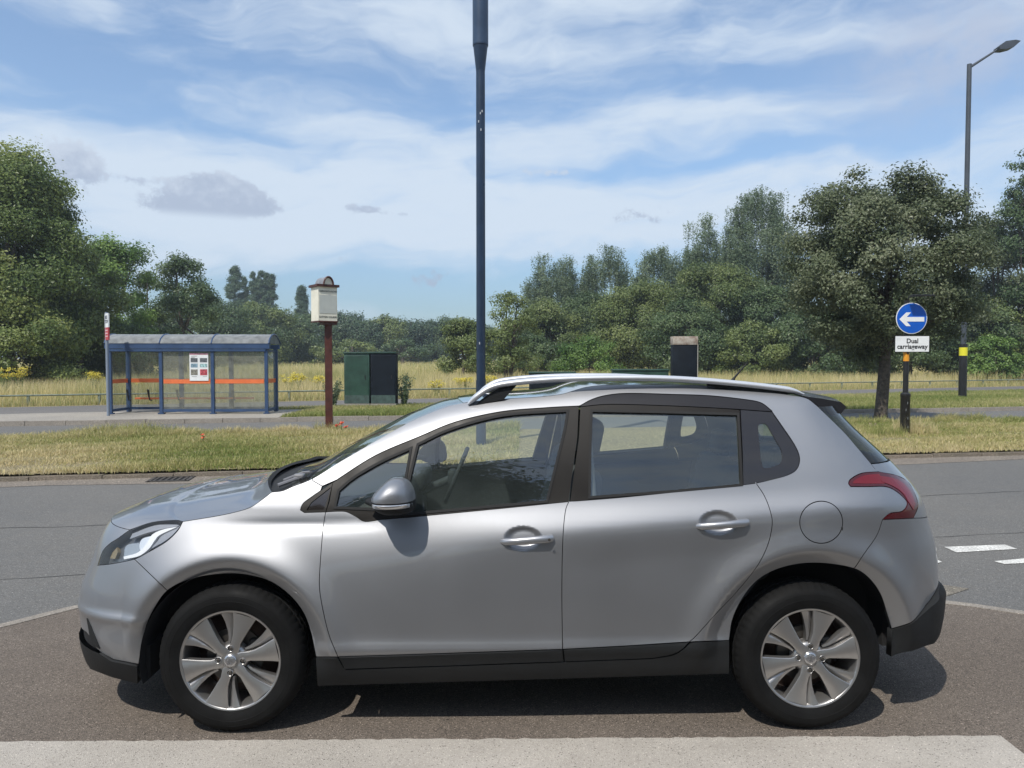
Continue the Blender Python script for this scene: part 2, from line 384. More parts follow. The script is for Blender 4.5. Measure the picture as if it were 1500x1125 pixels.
n = 460000; x = r.uniform(-12.5, 16, n); t = r.uniform(0, 1, n); y = Yv(x) + .03 + .10 * r.uniform(0, 1, n) + t * (Yf(x) - Yv(x) - .3); k = inview(x, y, 160) & notcar(x, y); x, y, t = x[k], y[k], t[k]
nz_ = fieldnoise(x, y, 1.1, 3); nz2 = fieldnoise(x, y, 4.0, 5)
keep = r.uniform(0, 1, len(x)) < np.clip(.74 + .34 * nz_ + .36 * nz2, .05, 1) * np.where(x > 6, .75, 1); x, y, t, nz_, nz2 = x[keep], y[keep], t[keep], nz_[keep], nz2[keep]
h = (.035 + .05 * r.uniform(0, 1, len(x)) ** 1.5) * (1 + .5 * nz2) * (1 + 1.5 * sstep(.72, 1.0, t) * (.5 + .8 * np.clip(nz_ + .4, 0, 1.5))); h = np.clip(h, .025, .34)
tone = np.clip(.52 - .36 * nz_ + .16 * nz2 + r.normal(0, .17, len(x)) + .12 * (h > .12) + np.where(x > 4, .16 - .42 * t, .10 - .14 * t), 0, 1)
blades('grass_verge', x, y, zverge(x, y) - .01, h, .010 + .006 * r.uniform(0, 1, len(x)), tone, VERGE, .55, 2).name = 'grass'
# tufts against posts and trunk, longer straw-coloured stems
def tuft(cx, cy, n, rad, hh, tn, seed, name='grass', m=None):
    q = np.random.default_rng(seed); a = q.uniform(0, 2 * PI, n); rr = rad * np.sqrt(q.uniform(0, 1, n)); xx, yy = cx + rr * np.cos(a), cy + rr * np.sin(a)
    blades(name, xx, yy, zverge(xx, yy) - .01, hh * q.uniform(.4, 1, n), np.full(n, .008), np.clip(tn + q.normal(0, .15, n), 0, 1), m or VERGE, .35, seed)
# far grass strip beside the shelter and beyond the second carriageway
n = 200000; x = r.uniform(-24, 30, n); t = r.uniform(0, 1, n); y = Yk(x) + .16 + t * (Yp(x) - Yk(x) - .2); k = inview(x, y, 200) & notcar(x, y) & ((x > -6.2) | (y > Yk(x) + 3.5)) & (y < Yp(x)) & ~((x < -12.3) & (y > Yk(x) + 3.0)); x, y = x[k], y[k]
nz_ = fieldnoise(x, y, .8, 9)
blades('grass', x, y, np.full(len(x), .05), .05 + .07 * r.uniform(0, 1, len(x)) + .05 * np.clip(nz_, 0, 1), np.full(len(x), .016), np.clip(.36 - .18 * nz_ + r.normal(0, .15, len(x)), 0, 1), VERGE, .5, 4)
# meadow beyond the knee rail
def meadow(n, ya, yb, xr_, hmin, hmax, w, seed):
    q = np.random.default_rng(seed); y = q.uniform(ya, yb, n); x = q.uniform(-1, 1, n) * xr_
    k = inview(x, y, 200) & (y > Yr(x) + .35); x, y = x[k], y[k]
    a = fieldnoise(x, y, .35, 21); b = fieldnoise(x, y, 1.3, 22)
    hh = (hmin + (hmax - hmin) * q.uniform(0, 1, len(x))) * (1 + .22 * a) * np.where(x > 8, .9, 1)
    tn = np.clip(.58 - .20 * a + .10 * b + q.normal(0, .16, len(x)) - .10 * (y > 70), 0, 1)
    return x, y, zmeadow(x, y) - .02, hh, np.full(len(x), w), tn
parts = [meadow(150000, 26, 44, 34, .45, .95, .014, 31), meadow(90000, 44, 80, 58, .4, .85, .028, 32), meadow(60000, 80, 150, 110, .35, .75, .06, 33)]
X_, Y_, Z_, H_, W_, T_ = [np.concatenate([p[i] for p in parts]) for i in range(6)]
mo = blades('meadow_grass', X_, Y_, Z_, H_, W_, T_, MEAD, .22, 8)
# narrow fringe of rank growth under the rail
n = 26000; x = r.uniform(-24, 32, n); y = Yr(x) + r.normal(0, .25, n); k = inview(x, y, 200); x, y = x[k], y[k]
blades('rail_grass', x, y, np.full(len(x), .03), .12 + .3 * r.uniform(0, 1, len(x)) ** 2, np.full(len(x), .014), np.clip(.45 + r.normal(0, .2, len(x)), 0, 1), MEAD, .35, 9)

SEAM = mat('bitumen_seam', (.055, .054, .052), rough=.85, var=.3, vscale=6)
for (dy, ww, sd_) in ((-3.1, .016, 1), (-5.0, .010, 2)):
    xs2 = np.linspace(-14, 16, 160); o = strip('road_seam', xs2, lambda x: Yv(x) + dy + .03 * math.sin(x * 2.1 + sd_) + .015 * math.sin(x * 7.3), lambda x: Yv(x) + dy + ww * (.6 + .5 * math.sin(x * 3.7 + sd_) ** 2) + .03 * math.sin(x * 2.1 + sd_) + .015 * math.sin(x * 7.3), ZR + .003, SEAM)
# =================================================================== THE CAR
ROLL = math.radians(-0.8)                    # the driveway falls a little towards the road
CAR_LOC = Vector((0.033, 4.012, -.74 * math.sin(-ROLL))); CAR_RZ = math.radians(0.6)
CAR_R = np.array(Matrix.Rotation(CAR_RZ, 3, 'Z') @ Matrix.Rotation(ROLL, 3, 'X'))
def car_ray(px, py):
    d = raydir(px, py)
    o = np.array([0, 0, CAMH]) - np.array(CAR_LOC)
    o = o @ CAR_R; d = d @ CAR_R
    return o, d
def car_px(p):
    """project car-local points to photo pixels (used only to measure the model against the photograph)"""
    p = np.asarray(p, float)
    w = p @ CAR_R.T + np.array([CAR_LOC.x, CAR_LOC.y, CAR_LOC.z - CAMH])
    zc = w[..., 1] * cP - w[..., 2] * sP; yc = w[..., 1] * sP + w[..., 2] * cP
    return np.stack([CX + F * w[..., 0] / zc, CY - F * yc / zc], -1)
XW_F, XW_R, ZW = -1.269, 1.269, .322
XMF, XMR = -1.12, 1.22
NF, NR = 3.5, 3.2
KF, KR = .95, .78
_xf = np.array([(.10, -2.11), (.22, -2.135), (.40, -2.147), (.50, -2.155), (.58, -2.143), (.64, -2.115), (.70, -2.090), (.76, -2.073), (.82, -2.052), (.88, -2.015), (.94, -1.96), (1.0, -1.86), (1.05, -1.75), (1.6, -1.6)])
_xr = np.array([(.10, 2.04), (.22, 2.036), (.28, 2.038), (.34, 2.054), (.4, 2.066), (.46, 2.074), (.55, 2.078), (.64, 2.074), (.70, 2.067), (.76, 2.056), (.82, 2.036), (.88, 2.012), (.94, 1.992), (1.0, 1.968), (1.06, 1.928), (1.12, 1.872), (1.18, 1.815), (1.24, 1.750), (1.3, 1.682), (1.36, 1.622), (1.42, 1.582), (1.48, 1.57), (1.54, 1.56)])
def _interp(tab, z):
    # smooth (pchip-like) interpolation on a fine linear table
    return np.interp(z, tab[0], tab[1])
def _smooth_table(t):
    zz = np.linspace(.0, 1.7, 341); v = np.interp(zz, t[:, 0], t[:, 1])
    k = np.exp(-.5 * (np.arange(-10, 11) / 4.5) ** 2); k /= k.sum()
    vp = np.concatenate([np.full(10, v[0]), v, np.full(10, v[-1])])
    return zz, np.convolve(vp, k, 'valid')
TXF, TXR = _smooth_table(_xf), _smooth_table(_xr)
ZROLL = ([-1.2, -.95, -.75, -.55, -.35, -.15, .1, .3, .5, .8, 1.2, 1.5], [1.06, 1.135, 1.235, 1.315, 1.378, 1.42, 1.45, 1.475, 1.49, 1.49, 1.475, 1.45])
DENTS = []   # (x, z, a, b, depth) scoops behind the door handles
def Wbase(x, z):
    x = np.asarray(x, float); z = np.asarray(z, float)
    Wc = .866 - .010 * ((x - .1) / 1.2) ** 2
    zc = .866 + .078 * np.clip(x, -1.3, 1.6)
    wz = .016 + .075 * sstep(.25, -1.0, x)
    zb_ = .992 + .045 * np.clip(x, -1.2, 1.4)
    up = .60 * sp(z - zc - .012, wz) - .34 * sp(z - zb_, .018)   # rounded shoulder, then the steeper glass
    up += .95 * sp(z - np.interp(x, ZROLL[0], ZROLL[1]), .022)   # pillar and cant rail roll over towards screen and roof
    up += .36 * np.clip(z - (.985 + .03 * x), 0, 1) ** 2   # side glass curves in further
    up += .14 * sp(z - (.93 + .10 * (x + 1.2)), .05) * sstep(-.35, -1.0, x) # fender top
    up += .13 * sstep(-.1, -1.15, x) * np.clip(z - .98, 0, 1)
    up += .10 * sstep(.7, 1.7, x) * np.clip(z - 1.0, 0, 1)
    dz = np.maximum(zc - z, 0)
    lo = .085 * dz ** 2 + .022 * sstep(.02, .16, dz) * sstep(-.2, .5, x) * .35
    lo += -.012 * np.exp(-((z - .375) / .035) ** 2) * sstep(-1.0, -.8, x) * sstep(1.0, .8, x)   # door-bottom swell
    lo += .45 * sp(.285 - z, .02)                          # sill tucks under
    w = Wc - up - lo
    for xw in (XW_F, XW_R):
        dx = x - xw; r = np.hypot(dx, z - ZW)
        k = sstep(ZW - .12, ZW + .12, z)
        r1 = .447 if xw < 0 else .486
        fl = .024 * np.exp(-(np.maximum(r - r1 - .005, 0) / .075) ** 2)
        inn = .75 * sp(r1 - r, .004)
        w = w + k * (fl - np.minimum(inn, .055))
    w = w - .010 * np.exp(-((z - (.905 + .03 * (x + 1))) / .026) ** 2) * sstep(-1.5, -1.05, x) * sstep(-.50, -.85, x)   # hollow running into the door
    w = w + .011 * np.exp(-((z - .495) / .022) ** 2) * sstep(-1.55, -1.72, x) - .006 * np.exp(-((z - .43) / .04) ** 2) * sstep(-1.55, -1.72, x)   # bumper ridge
    for (dx0, dz0, a, b, dep) in DENTS:
        q = ((x - dx0) / a) ** 2 + ((z - dz0) / b) ** 2
        w = w - dep * sstep(1.0, .25, q)
    return w
def ell(e, n): return np.clip(1 - np.clip(e, 0, 1) ** n, 0, 1) ** (1.0 / n)
def xf(z): return np.interp(z, *TXF)
def xr(z): return np.interp(z, *TXR)
def W(x, z):
    """half-width of the body at (x, z); very negative outside the ends"""
    x = np.asarray(x, float); z = np.asarray(z, float)
    a = xf(z); b = xr(z)
    w = Wbase(np.clip(x, -1.75, 1.85), z)
    front = z < .99
    ef = np.where(front, (XMF - x) / (XMF - a), 0); er = (x - XMR) / np.maximum(b - XMR, .05)
    w = w * np.where(ef > 0, ell(ef, NF), 1) * np.where(er > 0, ell(er, NR), 1)
    return np.where((ef > 1) | (er > 1), -5.0, w)
def u_of(x, z):
    x = np.asarray(x, float)
    ef = np.clip((XMF - x) / (XMF - xf(z)), 0, 1); er = np.clip((x - XMR) / np.maximum(xr(z) - XMR, .05), 0, 1)
    uf = XMF - KF * np.arcsin(ef); ur = XMR + KR * np.arcsin(er)
    return np.where(ef > 0, uf, np.where(er > 0, ur, x))
UF0, UR0 = XMF - KF * PI / 2, XMR + KR * PI / 2       # u at the centre line of nose and tail
def S0(u, z):
    u = np.asarray(u, float); z = np.asarray(z, float)
    pf = np.clip((XMF - u) / KF, 0, PI / 2 - 1e-5); pr = np.clip((u - XMR) / KR, 0, PI / 2 - 1e-5)
    x = np.where(pf > 0, XMF - (XMF - xf(z)) * np.sin(pf), np.where(pr > 0, XMR + (np.maximum(xr(z) - XMR, .05)) * np.sin(pr), u))
    w = Wbase(np.clip(x, -1.75, 1.85), z) * ell(np.sin(pf), NF) * ell(np.sin(pr), NR)
    return np.stack([x, -w, z + 0 * x], -1)
def S(u, z, off=0.0):
    h = 2e-3
    du = S0(u + h, z) - S0(u - h, z); dz = S0(u, z + h) - S0(u, z - h)
    n = np.cross(du, dz); ln = np.linalg.norm(n, axis=-1, keepdims=True); n = n / np.maximum(ln, 1e-9)
    n = np.where(n[..., 1:2] > .3, -n, n)
    return S0(u, z) + n * off, n
def solve(pts):
    """photo pixels -> (u, z) where the sight line meets the near side of the body"""
    pts = np.asarray(pts, float).copy(); out = np.zeros((len(pts), 2)); todo = np.ones(len(pts), bool)
    for it in range(60):
        o, d = car_ray(pts[:, 0], pts[:, 1])
        ts = np.linspace(2.2, 4.9, 700)
        P = o + d[:, None, :] * ts[None, :, None]
        g = P[..., 1] + W(P[..., 0], P[..., 2])
        hit = (g[:, 1:] > 0) & (P[:, 1:, 1] < .2); has = hit.any(1)
        idx = hit.argmax(1)
        t0, t1 = ts[idx], ts[idx + 1]
        for _ in range(18):
            tm = (t0 + t1) / 2; Q = o + d * tm[:, None]
            ins = Q[:, 1] + W(Q[:, 0], Q[:, 2]) > 0
            t1 = np.where(ins, tm, t1); t0 = np.where(ins, t0, tm)
        Q = o + d * t1[:, None]
        ok = has & todo
        out[ok, 0] = u_of(Q[ok, 0], Q[ok, 2]); out[ok, 1] = Q[ok, 2]
        todo &= ~has
        if not todo.any(): break
        pts[todo, 0] += np.where(pts[todo, 0] < 750, 1.5, -1.5)
    if todo.any(): print('UNSOLVED', pts[todo])
    return out
def SP(*pts, n=6): return solve(catmull(pts, n))         # spline through pixels, on the body
def LP(*pts, n=6):                                       # straight segments through pixels
    o = []
    for a, b in zip(pts[:-1], pts[1:]):
        for t in np.linspace(0, 1, n, endpoint=False): o.append((a[0] * (1 - t) + b[0] * t, a[1] * (1 - t) + b[1] * t))
    o.append(pts[-1]); return solve(o)
def RAW(*pts, n=8):
    o = []
    for a, b in zip(pts[:-1], pts[1:]):
        for t in np.linspace(0, 1, n, endpoint=False): o.append((a[0] * (1 - t) + b[0] * t, a[1] * (1 - t) + b[1] * t))
    o.append(pts[-1]); return np.array(o)
def loop(*segs):
    P = np.vstack([np.asarray(s) for s in segs]); keep = [0]
    for i in range(1, len(P)):
        if np.hypot(*(P[i] - P[keep[-1]])) > 1.5e-3: keep.append(i)
    if np.hypot(*(P[keep[-1]] - P[keep[0]])) < 1.5e-3: keep.pop()
    return P[keep]
def area(P): return .5 * np.sum(P[:, 0] * np.roll(P[:, 1], -1) - np.roll(P[:, 0], -1) * P[:, 1])
def inset(P, d):
    if d == 0: return P
    if area(P) < 0: P = P[::-1]
    a = P - np.roll(P, 1, 0); b = np.roll(P, -1, 0) - P
    na = np.stack([-a[:, 1], a[:, 0]], 1); nb = np.stack([-b[:, 1], b[:, 0]], 1)
    na /= np.maximum(np.linalg.norm(na, axis=1, keepdims=True), 1e-9); nb /= np.maximum(np.linalg.norm(nb, axis=1, keepdims=True), 1e-9)
    m = na + nb; l2 = np.maximum((m ** 2).sum(1, keepdims=True), .6)
    return P + m * (2 * d / l2)
def pip(P, q):
    x, y = q[:, 0], q[:, 1]; ins = np.zeros(len(q), bool); n = len(P)
    for i in range(n):
        x1, y1 = P[i]; x2, y2 = P[(i + 1) % n]
        c = ((y1 > y) != (y2 > y)) & (x < (x2 - x1) * (y - y1) / (y2 - y1 + 1e-12) + x1); ins ^= c
    return ins
def panel(name, poly, m, parent, off=0.0, holes=(), gap=.0016, rim=.016, res=.022, side=-1, fine=(), rimmat=None, thick_in=None, extra=None, both=False):
    """one pressed panel: the part of the body surface inside an outline, with turned-in edges"""
    polys = [inset(poly, gap)] + [inset(h, -gap) for h in holes]
    mn, mx = polys[0].min(0), polys[0].max(0)
    gx = np.arange(mn[0] + res / 2, mx[0], res); gz = np.arange(mn[1] + res / 2, mx[1], res)
    G = np.stack(np.meshgrid(gx, gz), -1).reshape(-1, 2)
    for (c0, c1, r0, r1, rs) in fine:
        G = np.vstack([G, np.stack(np.meshgrid(np.arange(c0 - r0, c0 + r0, rs), np.arange(c1 - r1, c1 + r1, rs)), -1).reshape(-1, 2)])
    if len(G):
        k = pip(polys[0], G)
        for h in polys[1:]: k &= ~pip(h, G)
        G = G[k]
    vs, ed = [], []
    for P in polys:
        b = len(vs); vs += [Vector(p) for p in P]; ed += [(b + i, b + (i + 1) % len(P)) for i in range(len(P))]
    bedges = set(ed); nb = len(vs)
    vs += [Vector(p) for p in G]
    r = geometry.delaunay_2d_cdt(vs, ed, [], 0, 1e-6)
    V2 = np.array([tuple(p) for p in r[0]]); T = np.array(r[2])
    cen = V2[T].mean(1); k = pip(polys[0], cen)
    for h in polys[1:]: k &= ~pip(h, cen)
    T = T[k]
    offv = off(V2[:, 0], V2[:, 1])[:, None] if callable(off) else off
    p3, nr = S(V2[:, 0], V2[:, 1], offv)
    # outer side: orient by analytic normal
    a, b_, c_ = p3[T[:, 0]], p3[T[:, 1]], p3[T[:, 2]]
    fn = np.cross(b_ - a, c_ - a); flip = (fn * nr[T[:, 0]]).sum(1) < 0
    T[flip] = T[flip][:, ::-1]
    # boundary edges of the kept triangles
    cnt = {}
    for t in T:
        for i in range(3):
            e = (t[i], t[(i + 1) % 3]); key = (min(e), max(e)); cnt.setdefault(key, []).append(e)
    be = [e[0] for e in cnt.values() if len(e) == 1]
    verts = [tuple(p) for p in p3]; norms = [tuple(n) for n in nr]; faces = [tuple(int(i) for i in t) for t in T]; mi = [0] * len(faces)
    bset = sorted({i for e in be for i in e}); m1, m2 = {}, {}
    rp, _ = S(V2[bset, 0], V2[bset, 1], (offv[bset] if callable(off) else off) - rim) if bset else (None, None)
    for j, i in enumerate(bset):
        m1[i] = len(verts); verts.append(tuple(p3[i])); norms.append((0, 0, 0))
        m2[i] = len(verts); verts.append(tuple(rp[j])); norms.append((0, 0, 0))
    for (i, j) in be:
        faces.append((m1[j], m1[i], m2[i], m2[j])); mi.append(1 if rimmat else 0)
    verts = np.array(verts); norms = np.array(norms)
    if extra is not None: verts = extra(verts)
    def emit(vv, nn, ff):
        me = bpy.data.meshes.new(name); me.from_pydata([tuple(p) for p in vv], [], ff)
        me.materials.append(m)
        if rimmat: me.materials.append(rimmat)
        me.polygons.foreach_set('material_index', mi * (len(ff) // len(mi))); me.polygons.foreach_set('use_smooth', [True] * len(ff))
        me.update(); me.normals_split_custom_set_from_vertices([tuple(p) for p in nn])
        o = bpy.data.objects.new(name, me); COL.objects.link(o)
        if parent is not None: o.parent = parent
        return o
    mv = verts * np.array([1, -1, 1]); mn_ = norms * np.array([1, -1, 1]); mf = [tuple(reversed(f)) for f in faces]
    if both:
        n0 = len(verts)
        return emit(np.vstack([verts, mv]), np.vstack([norms, mn_]), faces + [tuple(i + n0 for i in f) for f in mf])
    if side < 0: return emit(verts, norms, faces)
    return emit(mv, mn_, mf)
def crosspatch(name, E, bx, cz, m, parent, nb=41, pw=2.2, pwx=1.6, ridge=0.0, off=0.0, rim=.02, rimmat=None, smooth=True, bmax=1.0, bmin=-1.0, xoff=None):
    """panel spanning from the near edge curve E (n,3) across the car to its mirror image"""
    n = len(E); b = np.linspace(bmin, bmax, nb); bx = np.broadcast_to(bx, (n,)); cz = np.broadcast_to(cz, (n,))
    ab = np.abs(b)[None, :]
    x = E[:, 0:1] - (xoff(ab) if xoff else bx[:, None] * (1 - ab ** pwx)); y = -E[:, 1:2] * -1 * (-b)[None, :]
    z = E[:, 2:3] + cz[:, None] * (1 - ab ** pw) + ridge * np.exp(-((ab - .66) / .10) ** 2) * np.linspace(.3, 1, n)[:, None]
    P = np.stack([x, y, z + 0 * x], -1)
    du = np.gradient(P, axis=0); db = np.gradient(P, axis=1); nn = np.cross(db, du); nn /= np.maximum(np.linalg.norm(nn, axis=-1, keepdims=True), 1e-9)
    nn = np.where(nn[..., 2:3] < 0, -nn, nn); P = P + nn * off
    v = P.reshape(-1, 3); idx = np.arange(n * nb).reshape(n, nb)
    f = np.stack([idx[:-1, :-1], idx[1:, :-1], idx[1:, 1:], idx[:-1, 1:]], -1).reshape(-1, 4)
    a = v[f[:, 0]]; fn = np.cross(v[f[:, 1]] - a, v[f[:, 3]] - a); nrm = nn.reshape(-1, 3)
    if (fn * nrm[f[:, 0]]).sum() < 0: f = f[:, ::-1]
    verts = [tuple(p) for p in v]; faces = [tuple(int(i) for i in q) for q in f]; norms = [tuple(q) for q in nrm]; mi = [0] * len(faces)
    if rim:
        ring = list(idx[0, :]) + list(idx[1:, -1]) + list(idx[-1, -2::-1]) + list(idx[-2:0:-1, 0]); base = len(verts); k = len(ring)
        for i in ring: verts.append(tuple(v[i])); norms.append((0, 0, 0))
        for i in ring: verts.append(tuple(v[i] - nrm[i] * rim)); norms.append((0, 0, 0))
        for j in range(k):
            j2 = (j + 1) % k; faces.append((base + j, base + j2, base + k + j2, base + k + j)); mi.append(1 if rimmat else 0)
    me = bpy.data.meshes.new(name); me.from_pydata(verts, [], faces); me.materials.append(m)
    if rimmat: me.materials.append(rimmat)
    me.polygons.foreach_set('material_index', mi); me.polygons.foreach_set('use_smooth', [smooth] * len(faces)); me.update()
    if smooth: me.normals_split_custom_set_from_vertices(norms)
    o = bpy.data.objects.new(name, me); COL.objects.link(o)
    if parent is not None: o.parent = parent
    return o
def local(px, py, y):
    """point on the sight line of a pixel at car-local lateral position y"""
    o, d = car_ray(px, py); t = (y - o[1]) / d[1]
    return Vector(tuple(o + d * t))
# ------------------------------------------------------------ car materials
def paint():
    m, nt, out = newmat('silver_paint')
    p = N(nt, 'ShaderNodeBsdfPrincipled'); L(nt, p.outputs[0], out.inputs[0])
    p.inputs['Base Color'].default_value = (.345, .35, .365, 1); p.inputs['Metallic'].default_value = .97; p.inputs['Roughness'].default_value = .40
    p.inputs['Coat Weight'].default_value = 1.0; p.inputs['Coat Roughness'].default_value = .04; p.inputs['Coat IOR'].default_value = 1.45
    tc = N(nt, 'ShaderNodeTexCoord')
    v = N(nt, 'ShaderNodeTexNoise'); v.inputs['Scale'].default_value = 900; v.inputs['Detail'].default_value = 1; L(nt, tc.outputs['Object'], v.inputs['Vector'])
    b = N(nt, 'ShaderNodeBump'); b.inputs['Strength'].default_value = .12; b.inputs['Distance'].default_value = .0006
    L(nt, v.outputs[0], b.inputs['Height']); L(nt, b.outputs[0], p.inputs['Normal'])
    d = N(nt, 'ShaderNodeTexNoise'); d.inputs['Scale'].default_value = 3.5; d.inputs['Detail'].default_value = 7; L(nt, tc.outputs['Object'], d.inputs['Vector'])
    mr = N(nt, 'ShaderNodeMapRange'); mr.inputs[1].default_value = .3; mr.inputs[2].default_value = .75; mr.inputs[3].default_value = .52; mr.inputs[4].default_value = .58
    L(nt, d.outputs[0], mr.inputs[0]); L(nt, mr.outputs[0], p.inputs['Roughness'])
    return m
PAINT = paint()
BLACKP = mat('black_plastic', (.014, .015, .016), rough=.6, spec=.3, bump=.0006, bscale=700, rvar=.08, vscale=6)
GLOSSB = mat('gloss_black_trim', (.020, .017, .016), rough=.16, coat=.6, rvar=.05, vscale=4)
FRAMEB = mat('window_frame_black', (.017, .015, .013), rough=.45, spec=.22, rvar=.08, vscale=9)
KICKB = mat('matt_black_film', (.020, .020, .024), rough=.48, spec=.25, rvar=.05, vscale=5)
RUBBER_SHADE = mat('rubber_and_gap_shade', (.012, .012, .012), rough=.8)  # seal rubber; also the painted shade on panel edges and in gaps
DARK = mat('underbody_black', (.010, .010, .011), rough=.9)
TYRE = mat('tyre_rubber', (.007, .007, .007), rough=.72, spec=.18, rvar=.12, vscale=14, var=.25, bump=.0007, bscale=160)
RIM = mat('grey_alloy', (.40, .39, .38), rough=.34, metal=.85, rvar=.06, vscale=10, coat=.4, coatr=.15)
RIMD = mat('dark_rim_inside', (.05, .048, .046), rough=.5, metal=.5)
STEEL = mat('brake_steel', (.12, .11, .10), rough=.5, metal=.8)
RUST = mat('brake_rust', (.06, .035, .025), rough=.8)
CHROME = mat('bright_trim', (.75, .75, .76), rough=.16, metal=1.0)
RAILM = mat('satin_aluminium', (.72, .73, .75), rough=.36, metal=.55, rvar=.05, vscale=6)
GLASS = glassmat('tinted_side_glass', (.93, .985, .945), 1.95, dirt=.035, dirtcol=(.42, .50, .48))
WGLASS = glassmat('windscreen_glass', (.70, .82, .80), 1.75, dirt=.03)
DGLASS = glassmat('dark_rear_glass', (.30, .36, .38), 1.55, dirt=.02)
ROOFG = mat('dark_roof_glass', (.012, .014, .017), rough=.04, coat=1.0)
LENS = glassmat('clear_lens', (.93, .94, .94), 1.5, dirt=.02)
INT = mat('interior_dark', (.030, .031, .033), rough=.75, bump=.0005, bscale=300)
INTG = mat('interior_grey', (.16, .165, .165), rough=.85)
SEAT = mat('seat_fabric', (.060, .065, .068), rough=.95, var=.2, vscale=60, bump=.001, bscale=400)
TAILR = mat('tail_red', (.15, .004, .010), rough=.22, coat=.5, spec=.4)
TAILD = mat('tail_dark_red', (.065, .003, .007), rough=.2, coat=.5)
WHITEP = mat('white_lamp_strip', (.85, .86, .88), rough=.2, coat=.5)
REFL = mat('lamp_reflector', (.85, .86, .88), rough=.35, metal=.6)
LAMPD = mat('lamp_bezel_dark', (.16, .17, .19), rough=.28, metal=.5)
LAMPG = mat('lamp_bezel_grey', (.34, .35, .38), rough=.3, metal=.3)
AMBER = mat('amber_lamp', (.22, .17, .09), rough=.2)
# ------------------------------------------------------------ pixel outlines (photograph 1500 x 1125)
car = empty('parked_car', CAR_LOC, 0, 'silver five-door crossover car parked side-on on the driveway', 'car')
car.rotation_euler = Matrix(CAR_R.tolist()).to_euler()
fh = solve([(771, 790)])[0]; rh = solve([(1057, 767)])[0]
for (hu, hz) in (fh, rh): DENTS.append((hu - .012, hz + .002, .088, .052, .020))
ARCH_F = catmull([(203, 973), (207, 949), (215, 915), (228, 888), (245, 865), (271, 851), (303, 843), (340, 840), (372, 844), (399, 853), (425, 872), (444, 896), (455, 925), (463, 962)], 6)
ARCH_R = catmull([(1068, 938), (1073, 907), (1087, 877), (1108, 851), (1135, 835), (1169, 826), (1207, 825), (1249, 832), (1271, 845), (1289, 869), (1300, 901), (1306, 921)], 6)
def cut(c, a, b):
    """piece of a pixel curve between the points nearest to a and b"""
    i = np.argmin(np.hypot(*(c - np.array(a)).T)); j = np.argmin(np.hypot(*(c - np.array(b)).T))
    return c[i:j + 1] if i <= j else c[j:i + 1][::-1]
FD_FRONT = catmull([(477, 750), (473, 777), (469, 827), (468, 860), (473, 893), (482, 930), (495, 962)], 6)
BSHUT = catmull([(833, 735), (828, 750), (824.5, 790), (823, 863), (824, 951)], 6)
RD_REAR = catmull([(1107, 707), (1120, 727), (1129, 751), (1131, 770), (1124, 800), (1108, 831), (1079, 867), (1047, 901), (1020, 931), (1010, 940)], 6)
DLO_BOT_F = catmull([(832, 735), (733, 745), (603, 757.5)], 6)
DLO_BOT_R = catmull([(832, 735), (907, 729), (987, 721), (1067, 713), (1107, 708)], 6)
MIRROR_BASE = catmull([(603, 757.5), (560, 761), (535, 764), (522, 757), (508, 750), (496, 749), (477, 750)], 5)
DLO_TOP_F = catmull([(440, 747), (443, 739), (452, 731), (493, 703), (550, 667), (613, 640), (667, 618), (733, 603), (800, 597), (848, 594.5)], 6)
KICK_TOP = catmull([(850, 594), (867, 585), (888, 579), (920, 576), (987, 577.5), (1040, 579.5), (1091, 585), (1115, 590), (1131, 602)], 6)
KICK_BOT = catmull([(851, 595.5), (896, 592), (987, 594.5), (1067, 598.5), (1131, 603)], 6)
DLO_REAR = catmull([(1131, 603), (1147, 626), (1165, 653), (1171.5, 671), (1168, 686), (1156, 695), (1133, 702), (1107, 708)], 6)
HL_BOT = catmull([(268, 764), (260, 778), (243, 794), (217, 809), (197, 819), (163, 826), (143, 828)], 6)
HL_TOP = catmull([(143, 828), (150, 808), (160, 797), (172, 789), (190, 776)], 6)
HL_UP = catmull([(190, 776), (223, 764.5), (257, 761.5), (268, 764)], 6)
HOOD_EDGE = catmull([(268, 764), (317, 756), (345, 750), (367, 743), (385, 731), (398, 721)], 6)
COWL_EDGE = catmull([(398, 721), (414, 719), (428, 713)], 5)
WS_EDGE = catmull([(428, 713), (458, 701), (500, 675), (550, 646), (600, 618), (650, 597), (679, 590)], 6)
ROOF_EDGE = catmull([(679, 590), (700, 587), (740, 584), (790, 581), (823, 577), (845, 570.5), (864, 566), (900, 563.5), (1000, 563.5), (1060, 566.5), (1100, 571), (1150, 577.5), (1180, 583), (1196, 594)], 6)
TG_EDGE = catmull([(1196, 594), (1235, 632), (1255, 655), (1276, 679.5)], 6)
TL_TOP = catmull([(1276, 679.5), (1281, 686), (1287, 691)], 4)
TL_A = catmull([(1287, 691), (1263, 693), (1247, 701), (1243, 708), (1246, 713)], 5)
TL_B = catmull([(1246, 713), (1272, 713), (1297, 713), (1313, 720), (1327, 733), (1328, 741), (1321, 749), (1304, 752), (1293, 761)], 6)
RB_SHUT = catmull([(1293, 761), (1284, 785), (1268, 808), (1252, 832)], 6)
